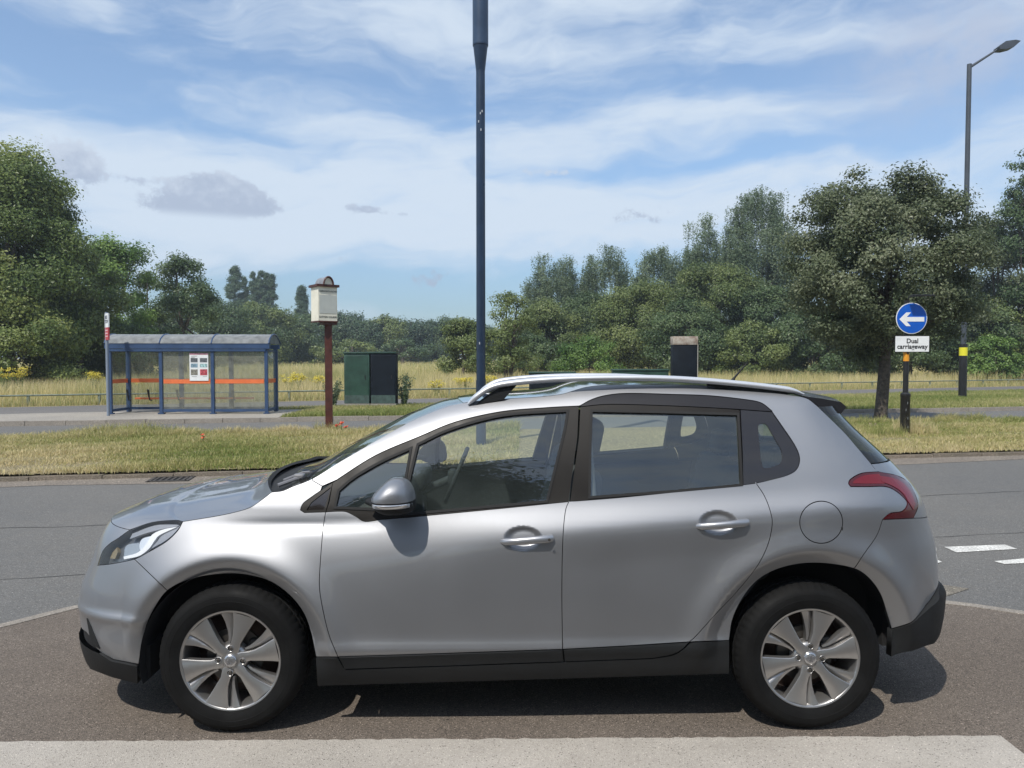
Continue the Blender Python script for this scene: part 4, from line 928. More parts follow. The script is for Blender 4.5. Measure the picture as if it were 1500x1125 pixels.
# window-line moulding bright base by the mirror
# ------------------------------------------------------------ wheels
def make_wheel(xc, sd):
    wh = empty('wheel', (xc, 0, ZW)); wh.parent = car
    yo = -.838 if sd < 0 else .838; sg = 1 if sd < 0 else -1      # sg: inward direction
    def Y(d): return yo + sg * d
    R = ZW + .004
    prof = [(.215, .020), (.222, .010), (.232, .006), (.250, .0), (.272, -.001), (.292, .004), (.305, .013), (.313, .026)]
    out = list(prof)
    tr = [(.318, .034), (.3225, .045), (.3245, .060), (.3170, .062), (.3170, .070), (.3258, .072), (.3262, .095), (.3175, .097), (.3175, .107), (.3262, .109), (.3258, .132), (.3170, .134), (.3170, .142), (.3245, .144), (.3225, .160), (.313, .178), (.29, .2), (.22, .19)]
    out += tr; mb = MB(); seg = 240; vs = []; n = len(out)
    for k in range(seg):
        a = 2 * PI * k / seg
        for i, (r, d) in enumerate(out):
            q = r
            if 6 <= i <= 10 and (k % 4) == 0: q = r - (.0032 if i > 7 else .0015)
            if 11 <= i <= 22 and (k % 4) == 1: q = r - .0025
            vs.append((q * math.cos(a), Y(d), q * math.sin(a)))
    fs = [(k * n + i, ((k + 1) % seg) * n + i, ((k + 1) % seg) * n + i + 1, k * n + i + 1) for k in range(seg) for i in range(n - 1)]
    mb.v, mb.f, mb.mi = vs, fs, [0] * len(fs)
    ty = mb.build('tyre', TYRE, wh, smooth=28)
    for rr in (.262, .284):  # moulded rings on the sidewall
        ring = MB(); ring.lathe([(rr - .0025, 0), (rr - .0012, -.0016), (rr + .0012, -.0016), (rr + .0025, 0)], 'y', (0, 0, 0), 96)
        ring.v = [(v[0], Y(.0005 + v[1] - .0005 + (0 if rr < .27 else .003)), v[2]) for v in ring.v]; ring.build('sidewall_ring', TYRE, ty, smooth=60)
    # rim barrel and lip
    lip = [(.216, .030), (.2205, .022), (.222, .014), (.2195, .010), (.214, .011), (.209, .016), (.206, .028), (.200, .045), (.196, .10), (.192, .18)]
    mb = MB(); mb.lathe(lip, 'y', (0, 0, 0), 96); mb.v = [(v[0], Y(v[1]), v[2]) for v in mb.v]
    rm = mb.build('rim', RIM, wh, smooth=40)
    # six twin spokes: a broad flat blade and a lower narrow rib beside it
    a0 = math.radians(75)
    for s_ in range(6):
        ac = a0 + s_ * PI / 3
        def P(r, da, d): return (r * math.cos(ac + math.radians(da)) * 1.0, Y(d), r * math.sin(ac + math.radians(da)))
        # blade sections: (r, angle from, angle to, depth)
        bl = [(.040, -34, 34, .016), (.062, -23, 21, .013), (.085, -15.5, 12, .012), (.115, -15.5, 9, .011), (.150, -15.8, 9.6, .012), (.185, -16.2, 10.8, .014), (.2125, -16.6, 11.8, .0125)]
        mb = MB(); vs = []; m_ = 5
        for (r, a1, a2, d) in bl:
            ch = .0045 / r * 57.3
            for (aa, dd) in ((a1, d + .030), (a1, d + .003), (a1 + ch, d), (a2 - ch, d), (a2, d + .003), (a2, d + .030)):
                vs.append(P(r, aa, dd))
        q = 6; fs = [(i * q + j, i * q + j + 1, (i + 1) * q + j + 1, (i + 1) * q + j) for i in range(len(bl) - 1) for j in range(q - 1)] + [(0, 1, 2, 3, 4, 5), tuple((len(bl) - 1) * q + j for j in reversed(range(6)))]
        mb.add(vs, fs)
        rb = [(.075, 16, 26, .028), (.10, 13, 22, .026), (.13, 13, 22, .026), (.17, 14.2, 23.6, .022), (.200, 15.4, 25.4, .016), (.211, 16, 26.4, .013)]
        vs = []
        for (r, a1, a2, d) in rb:
            for (aa, dd) in ((a1 - 4.5, d + .02), (a1, d + .006), (a1 + 3.5, d), (a2, d + .002), (a2 + .5, d + .012), (a2 - 1, d + .035)): vs.append(P(r, aa, dd))
        fs = [(i * q + j, i * q + j + 1, (i + 1) * q + j + 1, (i + 1) * q + j) for i in range(len(rb) - 1) for j in range(q - 1)] + [(0, 1, 2, 3, 4, 5), tuple((len(rb) - 1) * q + j for j in reversed(range(6)))]
        mb.add(vs, fs)
        mb.build('spoke', RIM, wh, smooth=35)
    mb = MB(); mb.lathe([(.0005, .016), (.030, .016), (.044, .018), (.060, .022), (.070, .034), (.075, .06)], 'y', (0, 0, 0), 48); mb.v = [(v[0], Y(v[1]), v[2]) for v in mb.v]
    mb.build('hub', RIM, wh, smooth=40)
    mb = MB(); mb.lathe([(.0005, .0035), (.018, .004), (.0255, .0065), (.0285, .011), (.0285, .02)], 'y', (0, 0, 0), 40); mb.v = [(v[0], Y(v[1]), v[2]) for v in mb.v]
    hc = mb.build('hub_cap', mat('cap_silver', (.55, .55, .56), rough=.25, metal=.9), wh, smooth=50)
    # raised prancing-beast emblem on the cap
    em = MB()
    for pl in ([(-.004, -.016), (.001, -.012), (.003, -.004), (.001, .004), (-.004, .006), (-.006, -.002)], [(-.003, .004), (.003, .006), (.005, .012), (.001, .016), (-.005, .014), (-.006, .008)], [(.003, .003), (.012, .008), (.015, .013), (.012, .013), (.002, .007)], [(.003, -.002), (.013, .001), (.015, .005), (.012, .004), (.002, .003)], [(-.005, -.001), (-.012, -.006), (-.011, -.014), (-.007, -.016), (-.008, -.008), (-.003, -.005)], [(-.006, .002), (-.014, .004), (-.015, .012), (-.012, .012), (-.011, .007), (-.004, .005)], [(.001, -.006), (.009, -.010), (.008, -.016), (.005, -.016), (.005, -.011), (-.001, -.008)]):
        em.prism(pl, (0, Y(.0048), 0), (1, 0, 0), (0, 0, 1), (0, -sg * .0022, 0))
    em.build('emblem', CHROME, hc)
    for k in range(4):
        a = PI / 2 * k + math.radians(-2); c_ = (.054 * math.cos(a), .054 * math.sin(a))
        wl = MB(); w = MB(); w.lathe([(.0145, .0135), (.013, .0115), (.0118, .0125), (.0112, .020)], 'y', (0, 0, 0), 20); wl.add([(v[0] + c_[0], Y(v[1]), v[2] + c_[1]) for v in w.v], w.f)
        w2 = MB(); w2.lathe([(.0005, .0105), (.0068, .0108), (.0082, .0125), (.0085, .02)], 'y', (0, 0, 0), 6); bo2 = MB(); bo2.add([(v[0] + c_[0], Y(v[1]), v[2] + c_[1]) for v in w2.v], w2.f); bo2.build('wheel_bolt', STEEL, wh, smooth=30)
        w3 = MB(); w3.lathe([(.0115, .0119), (.0085, .0150), (.0005, .0150)], 'y', (0, 0, 0), 20); wl.add([(v[0] + c_[0], Y(v[1]), v[2] + c_[1]) for v in w3.v], w3.f, 1); wl.build('bolt_well', [RIM, RUBBER_SHADE], wh, smooth=40)
    mb = MB(); mb.lathe([(.07, .075), (.125, .075), (.1255, .09), (.07, .09)], 'y', (0, 0, 0), 60); mb.v = [(v[0], Y(v[1]), v[2]) for v in mb.v]; mb.build('brake_disc', STEEL, wh, smooth=40)
    mb = MB(); mb.lathe([(.0005, .085), (.10, .085), (.198, .16), (.198, .19)], 'y', (0, 0, 0), 48); mb.v = [(v[0], Y(v[1]), v[2]) for v in mb.v]; mb.build('brake_drum', RUST, wh, smooth=40)
    mb = MB().rbox((.10, Y(.075), .03), (.07, .05, .10), .012); mb.build('brake_caliper', RIMD, wh, smooth=40)
for xc in (XW_F, XW_R):
    for sd in (-1, 1): make_wheel(xc, sd)
# ------------------------------------------------------------ wheel-arch liners, floor, interior
for xc in (XW_F, XW_R):
    for sd in (-1, 1):
        mb = MB(); vs = []; rr = .400 if xc < 0 else .446; na = 40
        for yy in ((.825, .79, .50) if xc < 0 else (.755, .73, .50)):
            for k in range(na + 1):
                a = math.radians((-8 if xc < 0 else 2) + (203 if xc < 0 else 184) * k / na); r_ = rr - (.006 if yy > .75 else 0); vs.append((xc + r_ * math.cos(a), yy * sd, ZW + r_ * math.sin(a)))
        n = na + 1; fs = [(j * n + k, j * n + k + 1, (j + 1) * n + k + 1, (j + 1) * n + k) for j in range(2) for k in range(na)]
        fs.append(tuple(2 * n + k for k in range(n)))
        mb.add(vs, fs); mb.build('wheel_arch_liner', DARK, car, smooth=60)
fl = MB(); fl.box((0, 0, .30), (1.72, 1.50, .10)); fl.box((0, 0, .27), (3.4, .96, .14)); fl.box((-1.715, 0, .34), (.08, 1.30, .24)); fl.box((-1.668, 0, .30), (.05, 1.54, .14)); fl.box((1.70, 0, .42), (.05, 1.30, .22)); fl.build('underbody_lightstop', DARK, car)  # dark floor boxes, with extra ones added to block sun under the bumpers
it = MB().rbox((-.78, 0, .83), (.44, 1.34, .34), .09, 4).rbox((-1.0, 0, .70), (.35, 1.3, .5), .05); it.rbox((-.60, .36, .95), (.16, .42, .12), .04, 3); it.build('dashboard', INT, car, smooth=50)
def tilt(a): return Matrix.Rotation(math.radians(a), 3, 'Y')
for sy in (-.37, .37):
    st = MB().rbox((-.02, sy, .56), (.52, .50, .16), .06, 4).rbox((.25, sy, .84), (.17, .48, .60), .07, 4, tilt(14)).build('front_seat', SEAT, car, smooth=60)
    MB().rbox((.345, sy, 1.255), (.11, .27, .20), .05, 4, tilt(12)).tube([(.32, sy - .06, 1.05), (.34, sy - .06, 1.2)], .008, 8).tube([(.32, sy + .06, 1.05), (.34, sy + .06, 1.2)], .008, 8).build('headrest', SEAT, st, smooth=60)
st = MB().rbox((.85, 0, .58), (.48, 1.22, .16), .06, 4).rbox((1.16, 0, .84), (.16, 1.22, .50), .06, 4, tilt(16)).build('rear_seat', SEAT, car, smooth=60)
for sy in (-.42, 0, .42): MB().rbox((1.24, sy, 1.15), (.10, .26, .15), .045, 4, tilt(14)).build('headrest', SEAT, st, smooth=60)
MB().rbox((1.58, 0, .95), (.52, 1.16, .03), .01).build('parcel_shelf', INT, car, smooth=50)
sw = MB(); rng_ = [(-.36 + .0 + .17 * math.sin(t) * .38, .37 + .17 * math.cos(t), .96 + .17 * math.sin(t) * .92) for t in np.linspace(0, 2 * PI, 37)]
sw.tube(rng_, .013, 10, cap=False).rbox((-.385, .37, .95), (.05, .12, .09), .02, 3).tube([(-.37, .21, .95), (-.37, .53, .95)], .012, 8).tube([(-.39, .37, .94), (-.62, .37, .84)], .025, 10)
sw.build('steering_wheel', INT, car, smooth=60)
MB().rbox((-.36, .0, 1.33), (.03, .22, .06), .012, 3).tube([(-.37, 0, 1.34), (-.42, 0, 1.37)], .007, 6).build('interior_mirror', INT, car, smooth=50)
for sd in (-1, 1):
    # inside trims of the B and C pillars
    pts = [(.30 + .04 * (1.42 - z), (W(.31, z) - .075) * sd, z) for z in (1.0, 1.12, 1.25, 1.38)]
    MB().tube([(a, float(b_), c_) for a, b_, c_ in pts], .045, 10, flat=(1.1, .5)).build('pillar_trim', INTG, car, smooth=60)
# =================================================================== TREES AND PLANTS
def leafmat(name, dark, mid, light, trans=.36, rough=.42):
    return grassmat(name, [dark, mid, light], rough, trans, .42)
LM = {
 'maple': leafmat('maple_leaf', (0.088, 0.138, 0.037), (0.175, 0.231, 0.065), (0.325, 0.362, 0.112)),
 'green': leafmat('bright_leaf', (0.075, 0.150, 0.033), (0.144, 0.237, 0.056), (0.237, 0.350, 0.088)),
 'dark': leafmat('dark_leaf', (0.060, 0.100, 0.043), (0.103, 0.156, 0.065), (0.169, 0.225, 0.098)),
 'oak': leafmat('oak_leaf', (0.055, 0.095, 0.053), (0.090, 0.140, 0.075), (0.140, 0.194, 0.103)),
 'birch': leafmat('birch_leaf', (0.100, 0.150, 0.088), (0.169, 0.225, 0.131), (0.250, 0.312, 0.194)),
 'olive': leafmat('willow_leaf', (0.094, 0.135, 0.045), (0.163, 0.210, 0.070), (0.250, 0.294, 0.106)),
 'rowan': leafmat('rowan_leaf', (0.075, 0.100, 0.050), (0.138, 0.168, 0.088), (0.237, 0.263, 0.156)),
 'poplar': leafmat('poplar_leaf', (0.062, 0.110, 0.068), (0.098, 0.156, 0.092), (0.150, 0.213, 0.122)),
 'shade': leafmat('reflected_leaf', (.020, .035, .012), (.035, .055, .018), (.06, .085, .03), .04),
}
BARK = mat('bark', (.085, .070, .055), rough=.95, var=.45, vscale=14, bump=.02, bscale=30)
BARKP = mat('birch_bark', (.36, .34, .31), rough=.9, color2=(.10, .09, .08), vscale=7, bump=.01, bscale=20)
def unit(v): return v / np.maximum(np.linalg.norm(v, axis=-1, keepdims=True), 1e-9)
def leafquads(P, Nrm, Lf, q, aspect=.55):
    n = len(P); a = unit(np.cross(Nrm, q.normal(size=(n, 3)))); b = np.cross(Nrm, a); Lf = Lf * q.uniform(.65, 1.25, (n, 1))
    fold = Nrm * Lf * .12
    return np.stack([P - a * Lf * .5, P + b * Lf * aspect * .5 + fold, P + a * Lf * .5, P - b * Lf * aspect * .5 + fold], 1)
def tree(name, label, cat, pxc, hw, top, bot, D, kind='dark', seed=1, clumps=40, crad=.30, leaf=.16, cover=3.2, group=None, trunk=.16, ry=.85, shape='wall', bark=None, zb=None, stems=1, fl=.8, X=None, dims=None):
    q = np.random.default_rng(seed)
    if dims: X, rx, zt, zbm = dims
    else:
        X = (pxc - CX) / F * D if X is None else X
        rx = hw / F * D; zt = at(pxc, top, D).z; zbm = at(pxc, bot, D).z
    zg = float(zmeadow(0, D)) if D > 26 else .05
    zbm = max(zbm, zg + .1)
    rz = (zt - zbm) / 2; zc = (zt + zbm) / 2
    root = empty(name, (X, D, zg), 0, label, cat, group)
    C = []
    tries = 0
    while len(C) < clumps and tries < clumps * 30:
        tries += 1
        d = unit(q.normal(size=3)); rr = q.uniform(.25, 1) ** .45 * (1 - crad * .75)
        p = d * rr
        if shape == 'wall':
            z_ = q.uniform(-.95, 1); w_ = math.sqrt(max(0, 1 - z_ * z_)) if z_ > -.1 else 1 - .12 * z_ * z_; an = q.uniform(0, 2 * PI); w_ *= q.uniform(.2, 1) ** .5 * (1 - crad * .55); p = np.array([math.cos(an) * w_, math.sin(an) * w_, z_ * (1 - crad * .6)])
        if shape == 'flame': 
            w_ = max(.25, 1 - max(0, p[2]) * .75) ; p = np.array([p[0] * w_, p[1] * w_, p[2]])
        if shape == 'dome' and p[2] < -.55: p[2] = -.55 - .3 * q.uniform()
        if shape == 'column':
            zz = q.uniform(-.95, .92); w_ = (1 - abs(zz) ** 4) * .62 * (1.0 if zz < .4 else 1 - (zz - .4) * .9); an = q.uniform(0, 2 * PI); p = np.array([math.cos(an) * w_, math.sin(an) * w_, zz])
        C.append(p)
    C = np.array(C); n = len(C)
    R3 = np.array([rx, rx * ry, rz]); base = min(rx, rz) if shape != 'column' else rx
    cr = base * crad * q.uniform(.65, 1.3, n)
    cen = C * R3 + np.array([0, 0, zc - zg])
    # foliage: leaves spread through each clump's shell, clumps flattened into sprays
    area_ = 4 * PI * cr ** 2; cnt = np.maximum((area_ * cover / (leaf ** 2 * .5) * .5).astype(int), 12)
    ci = np.repeat(np.arange(n), cnt); N_ = len(ci)
    d = unit(q.normal(size=(N_, 3))); rad = (q.uniform(0, 1, N_) ** .42) * (1 + .18 * q.normal(size=N_))
    off = d * rad[:, None] * cr[ci][:, None]; off[:, 2] *= fl
    if shape == 'birch':
        # hanging strands: leaves drop below the point they spring from
        drop = q.uniform(0, 1, N_) ** 1.2 * cr[ci] * 2.2; sid = (q.uniform(0, 1, N_) * 40).astype(int) + ci * 40
        q2 = np.random.default_rng(seed + 5); so = unit(q2.normal(size=(n * 40 + 41, 3))) * (q2.uniform(.2, 1, (n * 40 + 41, 1)))
        off = so[sid] * cr[ci][:, None] * np.array([1, 1, .55]) + q.normal(size=(N_, 3)) * leaf * .35; off[:, 2] -= drop
    P = cen[ci] + off
    out = unit((P - np.array([0, 0, zc - zg])) / R3)
    nr = unit(.60 * d + .50 * out + .35 * np.array([0, 0, 1]) + .52 * q.normal(size=(N_, 3)))
    lowest = .10
    # fit the grown crown to its intended height and spread
    P[:, 2] = (zbm - zg) + (P[:, 2] - (zbm - zg)) * (zt - zbm) / max(np.percentile(P[:, 2], 99.85) - (zbm - zg), .1)
    P[:, 0] *= rx / max(np.percentile(np.abs(P[:, 0]), 98.5), .05)
    k = P[:, 2] > lowest; P, nr, ci = P[k], nr[k], ci[k]
    Q = leafquads(P, nr, leaf, q)
    ct = q.normal(.5, .24, n); tone = np.clip(ct[ci] + q.normal(0, .085, len(P)), 0, 1)
    f = np.arange(len(P) * 4).reshape(-1, 4)
    raw_obj('crown', Q.reshape(-1, 3), f, LM[kind], root, attr=tone)
    if trunk > 0:
        mb = MB()
        for s_ in range(stems):
            ox = 0 if stems == 1 else q.normal(0, rx * .25); th = (zc - zg) if zbm - zg < 1.5 else (zbm - zg) + rz * .35
            path = [(ox * .4, 0, -.1), (ox * .5 + q.normal(0, .05), 0, th * .35), (ox * .8 + q.normal(0, .1), q.normal(0, .1), th * .7), (ox + q.normal(0, .15), q.normal(0, .1), th), (ox + q.normal(0, .3), q.normal(0, .2), min(th + rz * .9, (zt - zg) * .95))]
            tr_ = trunk / math.sqrt(stems)
            mb.tube(catmull3(path, 4), list(np.interp(np.linspace(0, 1, 17), [0, .05, .5, .8, 1], [tr_ * 1.25, tr_, tr_ * .8, tr_ * .5, tr_ * .12])), 9)
            for j in q.choice(n, min(n, 12 if stems == 1 else 6), replace=False):
                s0 = q.uniform(.45, .95); st = np.array(catmull3(path, 4)[int(s0 * 12)]); e = cen[j] * .97; mid = (st + e) / 2 + np.array([0, 0, .12 * np.linalg.norm(e - st)])
                mb.tube([tuple(st), tuple(mid), tuple(e)], [tr_ * .38, tr_ * .22, tr_ * .07], 6)
        mb.build('trunk', bark or BARK, root, smooth=70)
    return root
def catmull3(pts, n=4):
    P = np.asarray(pts, float); Q = np.vstack([2 * P[0] - P[1], P, 2 * P[-1] - P[-2]]); out = []
    for i in range(1, len(Q) - 2):
        p0, p1, p2, p3 = Q[i - 1:i + 3]
        for t in np.linspace(0, 1, n, endpoint=False): out.append(tuple(.5 * ((2 * p1) + (p2 - p0) * t + (2 * p0 - 5 * p1 + 4 * p2 - p3) * t * t + (3 * p1 - p0 - 3 * p2 + p3) * t ** 3)))
    out.append(tuple(P[-1])); return out
# ---- left group
tree('maple_tree', 'tall broad tree with yellow-green leaves at the left edge, largest on that side', 'tree', 14, 112, 218, 585, 36, 'maple', 1, 100, .27, .17, 3.4, trunk=.3)
tree('broadleaf_tree', 'yellow-green lower tree leaning out beside the tall maple', 'tree', 118, 66, 362, 590, 38, 'olive', 2, 56, .30, .17, 3.2, trunk=.2)
tree('broadleaf_tree', 'mid-green tree with a pointed top, right of the tall left-hand maple', 'tree', 176, 50, 348, 585, 46, 'green', 3, 50, .33, .18, 2.6, trunk=.2)
tree('broadleaf_tree', 'dark thin-topped tree with sky showing through, above the left end of the shelter', 'tree', 270, 56, 374, 575, 50, 'dark', 4, 60, .26, .19, 1.9, trunk=.22)
tree('broadleaf_tree', 'small dark tree squeezed between the pointed tree and the thin-topped tree', 'tree', 222, 34, 396, 575, 54, 'dark', 5, 32, .36, .2, 2.6, trunk=.15)
tree('bushy_tree', 'low dense dark tree directly above the middle of the shelter roof', 'tree', 300, 70, 436, 570, 84, 'dark', 6, 50, .34, .28, 3.0, trunk=.15)
tree('bushy_tree', 'low round grey-green tree above the right end of the shelter roof', 'tree', 385, 58, 444, 560, 104, 'olive', 7, 44, .34, .36, 3.0, trunk=.15)
tree('bushy_tree', 'shaded bush behind the bus stop pole under the tall maple', 'tree', 150, 80, 462, 590, 41, 'dark', 8, 46, .36, .18, 3.0, trunk=.1)
pg = 'poplars far behind the bus shelter'
for i, (px_, hw_, tp_, lb) in enumerate([(346, 13, 391, 'tallest slim poplar, leftmost of the row behind the shelter'), (359, 8, 406, 'short slim poplar beside the tallest one'), (373, 9, 399, 'slim poplar starting the right-hand cluster of the row'), (383, 9, 397, 'slim poplar in the middle of the right-hand cluster'), (392, 8, 400, 'slim poplar second from the right in the cluster'), (400, 8, 402, 'slim poplar at the right end of the cluster'), (443, 11, 419, 'lone poplar just left of the cream sign box')]):
    tree('poplar_tree', lb, 'tree', px_, hw_ * .95, tp_, 540, 140, 'poplar', 20 + i, 110, .50, .26, 4.0, group=pg, trunk=.25, shape='column', ry=1)
wg = 'trees along the far edge of the meadow'
for i, (px_, hw_, tp_, D_, kd, lb) in enumerate([(455, 34, 458, 118, 'dark', 'dark far tree behind the cream sign box'), (505, 34, 456, 124, 'oak', 'rounded dark far tree just right of the brown post'), (540, 24, 470, 120, 'oak', 'far tree above the pair of green cabinets'), (566, 30, 462, 122, 'olive', 'paler far tree right of the cabinets'), (602, 28, 468, 128, 'oak', 'far oak in the middle of the far tree line'), (632, 26, 470, 132, 'oak', 'dark flat-topped far oak left of the blue post'), (655, 24, 464, 130, 'dark', 'far dark oak next to the pale bush by the blue post'), (425, 40, 462, 110, 'dark', 'far tree rising over the shelter right corner'), (515, 46, 497, 105, 'olive', 'low pale bushes in front of the far trees above the cabinets'), (690, 40, 470, 125, 'oak', 'far oak straight behind the blue post'), (590, 40, 496, 112, 'dark', 'low dark thicket at the far end of the meadow'), (350, 60, 470, 100, 'dark', 'wide dark tree behind the shelter below the poplars')]):
    tree('oak_tree', lb, 'tree', px_, hw_ * 1.15, tp_, 548, D_, kd, 40 + i, 40, .34, .38, 2.8, group=wg, trunk=.3)
tree('bush', 'leafy low growth at the foot of the tall tree on the left edge', 'bush', 16, 96, 452, 600, 34.3, 'maple', 9, 50, .30, .15, 3.0, trunk=.08)
# ---- right group
tree('bushy_tree', 'pale rounded bush-like tree just left of the blue post at the meadow edge', 'tree', 678, 32, 466, 560, 50, 'olive', 60, 40, .36, .17, 3.0, trunk=.12)
tree('gnarled_tree', 'open-branched low tree just right of the blue post', 'tree', 742, 48, 428, 560, 42, 'olive', 61, 52, .24, .15, 1.7, trunk=.2, stems=2)
bg = 'silver birches on the right of the meadow'
for i, (px_, hw_, tp_, bt_, D_, lb) in enumerate([(812, 42, 376, 520, 58, 'birch with a split top, shortest on the left of the birches'), (886, 42, 362, 515, 58, 'dome-topped birch second from the left'), (962, 40, 364, 515, 56, 'thin birch with light gaps, third from the left'), (1030, 50, 318, 515, 54, 'birch on the left shoulder of the tallest birch'), (1110, 62, 281, 515, 52, 'tallest birch, with pale forked stems, left of the rowan')]):
    tree('birch_tree', lb, 'tree', px_, hw_, tp_, bt_, D_ * 1.2, 'birch', 70 + i, 80, .26, .15, 2.4, group=bg, trunk=.16, shape='birch', bark=BARKP, stems=2)
for i, (px_, hw_, tp_, D_, kd, lb) in enumerate([(800, 50, 440, 48, 'olive', 'yellowish willow below the split-top birch'), (868, 56, 430, 50, 'dark', 'dark willow below the dome-topped birch'), (940, 62, 412, 47, 'olive', 'broad willow behind the tall black board, left side'), (1040, 70, 386, 45, 'olive', 'tall willow below the tallest birch'), (1130, 56, 420, 43, 'dark', 'dark willow between birch and rowan'), (780, 50, 486, 44, 'dark', 'low shaded bush right of the blue post'), (1000, 60, 440, 42, 'dark', 'shaded willow right behind the tall black board'), (1105, 50, 470, 40, 'olive', 'low yellowish-green bush left of the rowan trunk'), (1190, 60, 450, 40, 'dark', 'dark bush behind the left half of the rowan')]):
    tree('willow_tree', lb, 'tree', px_, hw_ * 1.1, tp_, 590, D_ * 1.22, kd, 80 + i, 64, .26, .18, 2.6, group='willows at the meadow edge', trunk=.14, stems=3)
tree('bush', 'bright green bush in the grass above the rear side of the car roof', 'bush', 862, 52, 492, 560, 45, 'green', 95, 26, .36, .15, 3.0, trunk=.05)
# the dark rowan on the verge
tree('rowan_tree', 'dark round rowan tree on the verge behind the blue arrow sign', 'tree', 1290, 136, 254, 548, 18.7, 'rowan', 101, 250, .165, .085, 1.6, trunk=.155, ry=.9, fl=.7, shape='round')
# right edge
for i, (px_, hw_, tp_, D_, kd, lb) in enumerate([(1512, 62, 250, 34, 'dark', 'tall dark tree at the right edge with an open spray on top'), (1456, 58, 318, 35, 'rowan', 'grey-green tree right of the rowan behind the lamp post'), (1490, 66, 420, 35, 'maple', 'yellow-green lower tree at the right edge behind the lamp post base'), (1395, 60, 400, 36, 'dark', 'dark tree filling the gap right of the arrow sign'), (1330, 66, 420, 36, 'dark', 'dark bush behind the rowan trunk, right side'), (1250, 66, 420, 37, 'dark', 'dark bush behind the rowan trunk, left side'), (1450, 40, 492, 33, 'green', 'bright green bramble patch beside the lamp post base')]):
    tree('broadleaf_tree', lb, 'tree', px_, hw_, tp_, 600, D_ * 1.36, kd, 110 + i, 70, .25, .18, 2.6, trunk=.2, group='trees at the right end of the meadow')
tree('broadleaf_tree', 'loose high branch spray rising above the right-hand trees', 'tree', 1492, 24, 220, 330, 46, 'dark', 130, 20, .34, .18, 1.2, trunk=.05)
# trees behind the viewer that the glass and the paint reflect
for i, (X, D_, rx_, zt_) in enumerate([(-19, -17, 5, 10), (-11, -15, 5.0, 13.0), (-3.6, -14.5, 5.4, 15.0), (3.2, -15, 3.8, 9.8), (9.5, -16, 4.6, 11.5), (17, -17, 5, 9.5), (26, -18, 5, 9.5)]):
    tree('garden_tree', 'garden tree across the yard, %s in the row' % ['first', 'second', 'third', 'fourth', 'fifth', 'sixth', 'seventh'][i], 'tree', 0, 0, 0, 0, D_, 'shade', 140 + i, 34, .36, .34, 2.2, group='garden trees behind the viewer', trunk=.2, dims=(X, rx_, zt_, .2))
# ---- single plants
YEL = mat('ragwort_yellow', (.52, .43, .04), rough=.7); STEM = mat('weed_stem', (.12, .17, .05), rough=.8)
REDP = mat('poppy_red', (.60, .08, .03), rough=.6)
def weed(name, label, cat, X, D, h, spread, nst, seed, head=None, group=None, z=.04, leafk='dark', leafL=.07, nleaf=10):
    q = np.random.default_rng(seed); root = empty(name, (X, D, z + (float(zmeadow(0, D)) if D > 34 else 0)), 0, label, cat, group)
    mb = MB(); P = []; heads = []
    for s_ in range(nst):
        a = q.uniform(0, 2 * PI); e = np.array([math.cos(a) * spread * q.uniform(.1, 1), math.sin(a) * spread * q.uniform(.1, 1), h * q.uniform(.7, 1)])
        mb.tube([(e[0] * .15, e[1] * .15, 0), (e[0] * .45, e[1] * .45, e[2] * .55), tuple(e)], [.008, .006, .003], 5)
        for _ in range(nleaf): t = q.uniform(.1, .95); P.append(np.array([e[0] * t * .9, e[1] * t * .9, e[2] * t]) + q.normal(0, .03, 3))
        heads.append(e)
    mb.build('stems', STEM, root)
    P = np.array(P); Q = leafquads(P, unit(q.normal(size=P.shape) + np.array([0, 0, .5])), leafL, q, .4); raw_obj('leaves', Q.reshape(-1, 3), np.arange(len(P) * 4).reshape(-1, 4), LM[leafk], root, attr=np.clip(q.normal(.55, .2, len(P)), 0, 1))['kind'] = 'stuff'
    if head:
        HP = np.concatenate([e + q.normal(0, 1, (head[1], 3)) * np.array([head[2], head[2], head[2] * .5]) for e in heads])
        Q = leafquads(HP, unit(q.normal(size=HP.shape) * .6 + np.array([0, -.4, .8])), head[3], q, .8); raw_obj('flowers', Q.reshape(-1, 3), np.arange(len(HP) * 4).reshape(-1, 4), head[0], root)['kind'] = 'stuff'
    return root
rw = [(8, 541, 30, 'yellow ragwort clump at the left edge of the photo'), (28, 540, 30, 'tall yellow ragwort second from the left edge'), (140, 546, 30, 'small yellow ragwort left of the shelter'), (200, 560, 30, 'ragwort seen through the open bay of the shelter'), (425, 552, 31, 'yellow ragwort just right of the shelter'), (438, 549, 32, 'yellow ragwort left of the brown sign post'), (466, 553, 32, 'yellow ragwort touching the brown sign post'), (640, 560, 31, 'yellow ragwort right of the dark cabinet'), (683, 553, 32, 'yellow ragwort left of the blue post'), (716, 552, 32, 'yellow ragwort right of the blue post'), (672, 556, 33, 'smaller ragwort second left of the blue post')]
for i, (px_, py_, D_, lb) in enumerate(rw):
    X = (px_ - CX) / F * D_; D2 = max(D_, Yr(X) + .5); X = (px_ - CX) / F * D2; top = at(px_, py_, D2).z
    weed('ragwort', lb, 'plant', X, D2, max(.5, top), .35, 16, 200 + i, (YEL, 26, .07, .05), 'ragwort plants along the meadow rail')
for i, (px_, D_, h_, lb) in enumerate([(488, 24.6, .95, 'spiky green weed left of the green cabinet'), (592, 24.4, 1.15, 'tall spiky weed right of the dark cabinet'), (1085, 29, .7, 'green weed showing above the car roof rail')]):
    weed('tall_weed', lb, 'plant', (px_ - CX) / F * D_, D_, h_, .42, 22, 230 + i, None, None, leafk='birch', leafL=.11, nleaf=26)
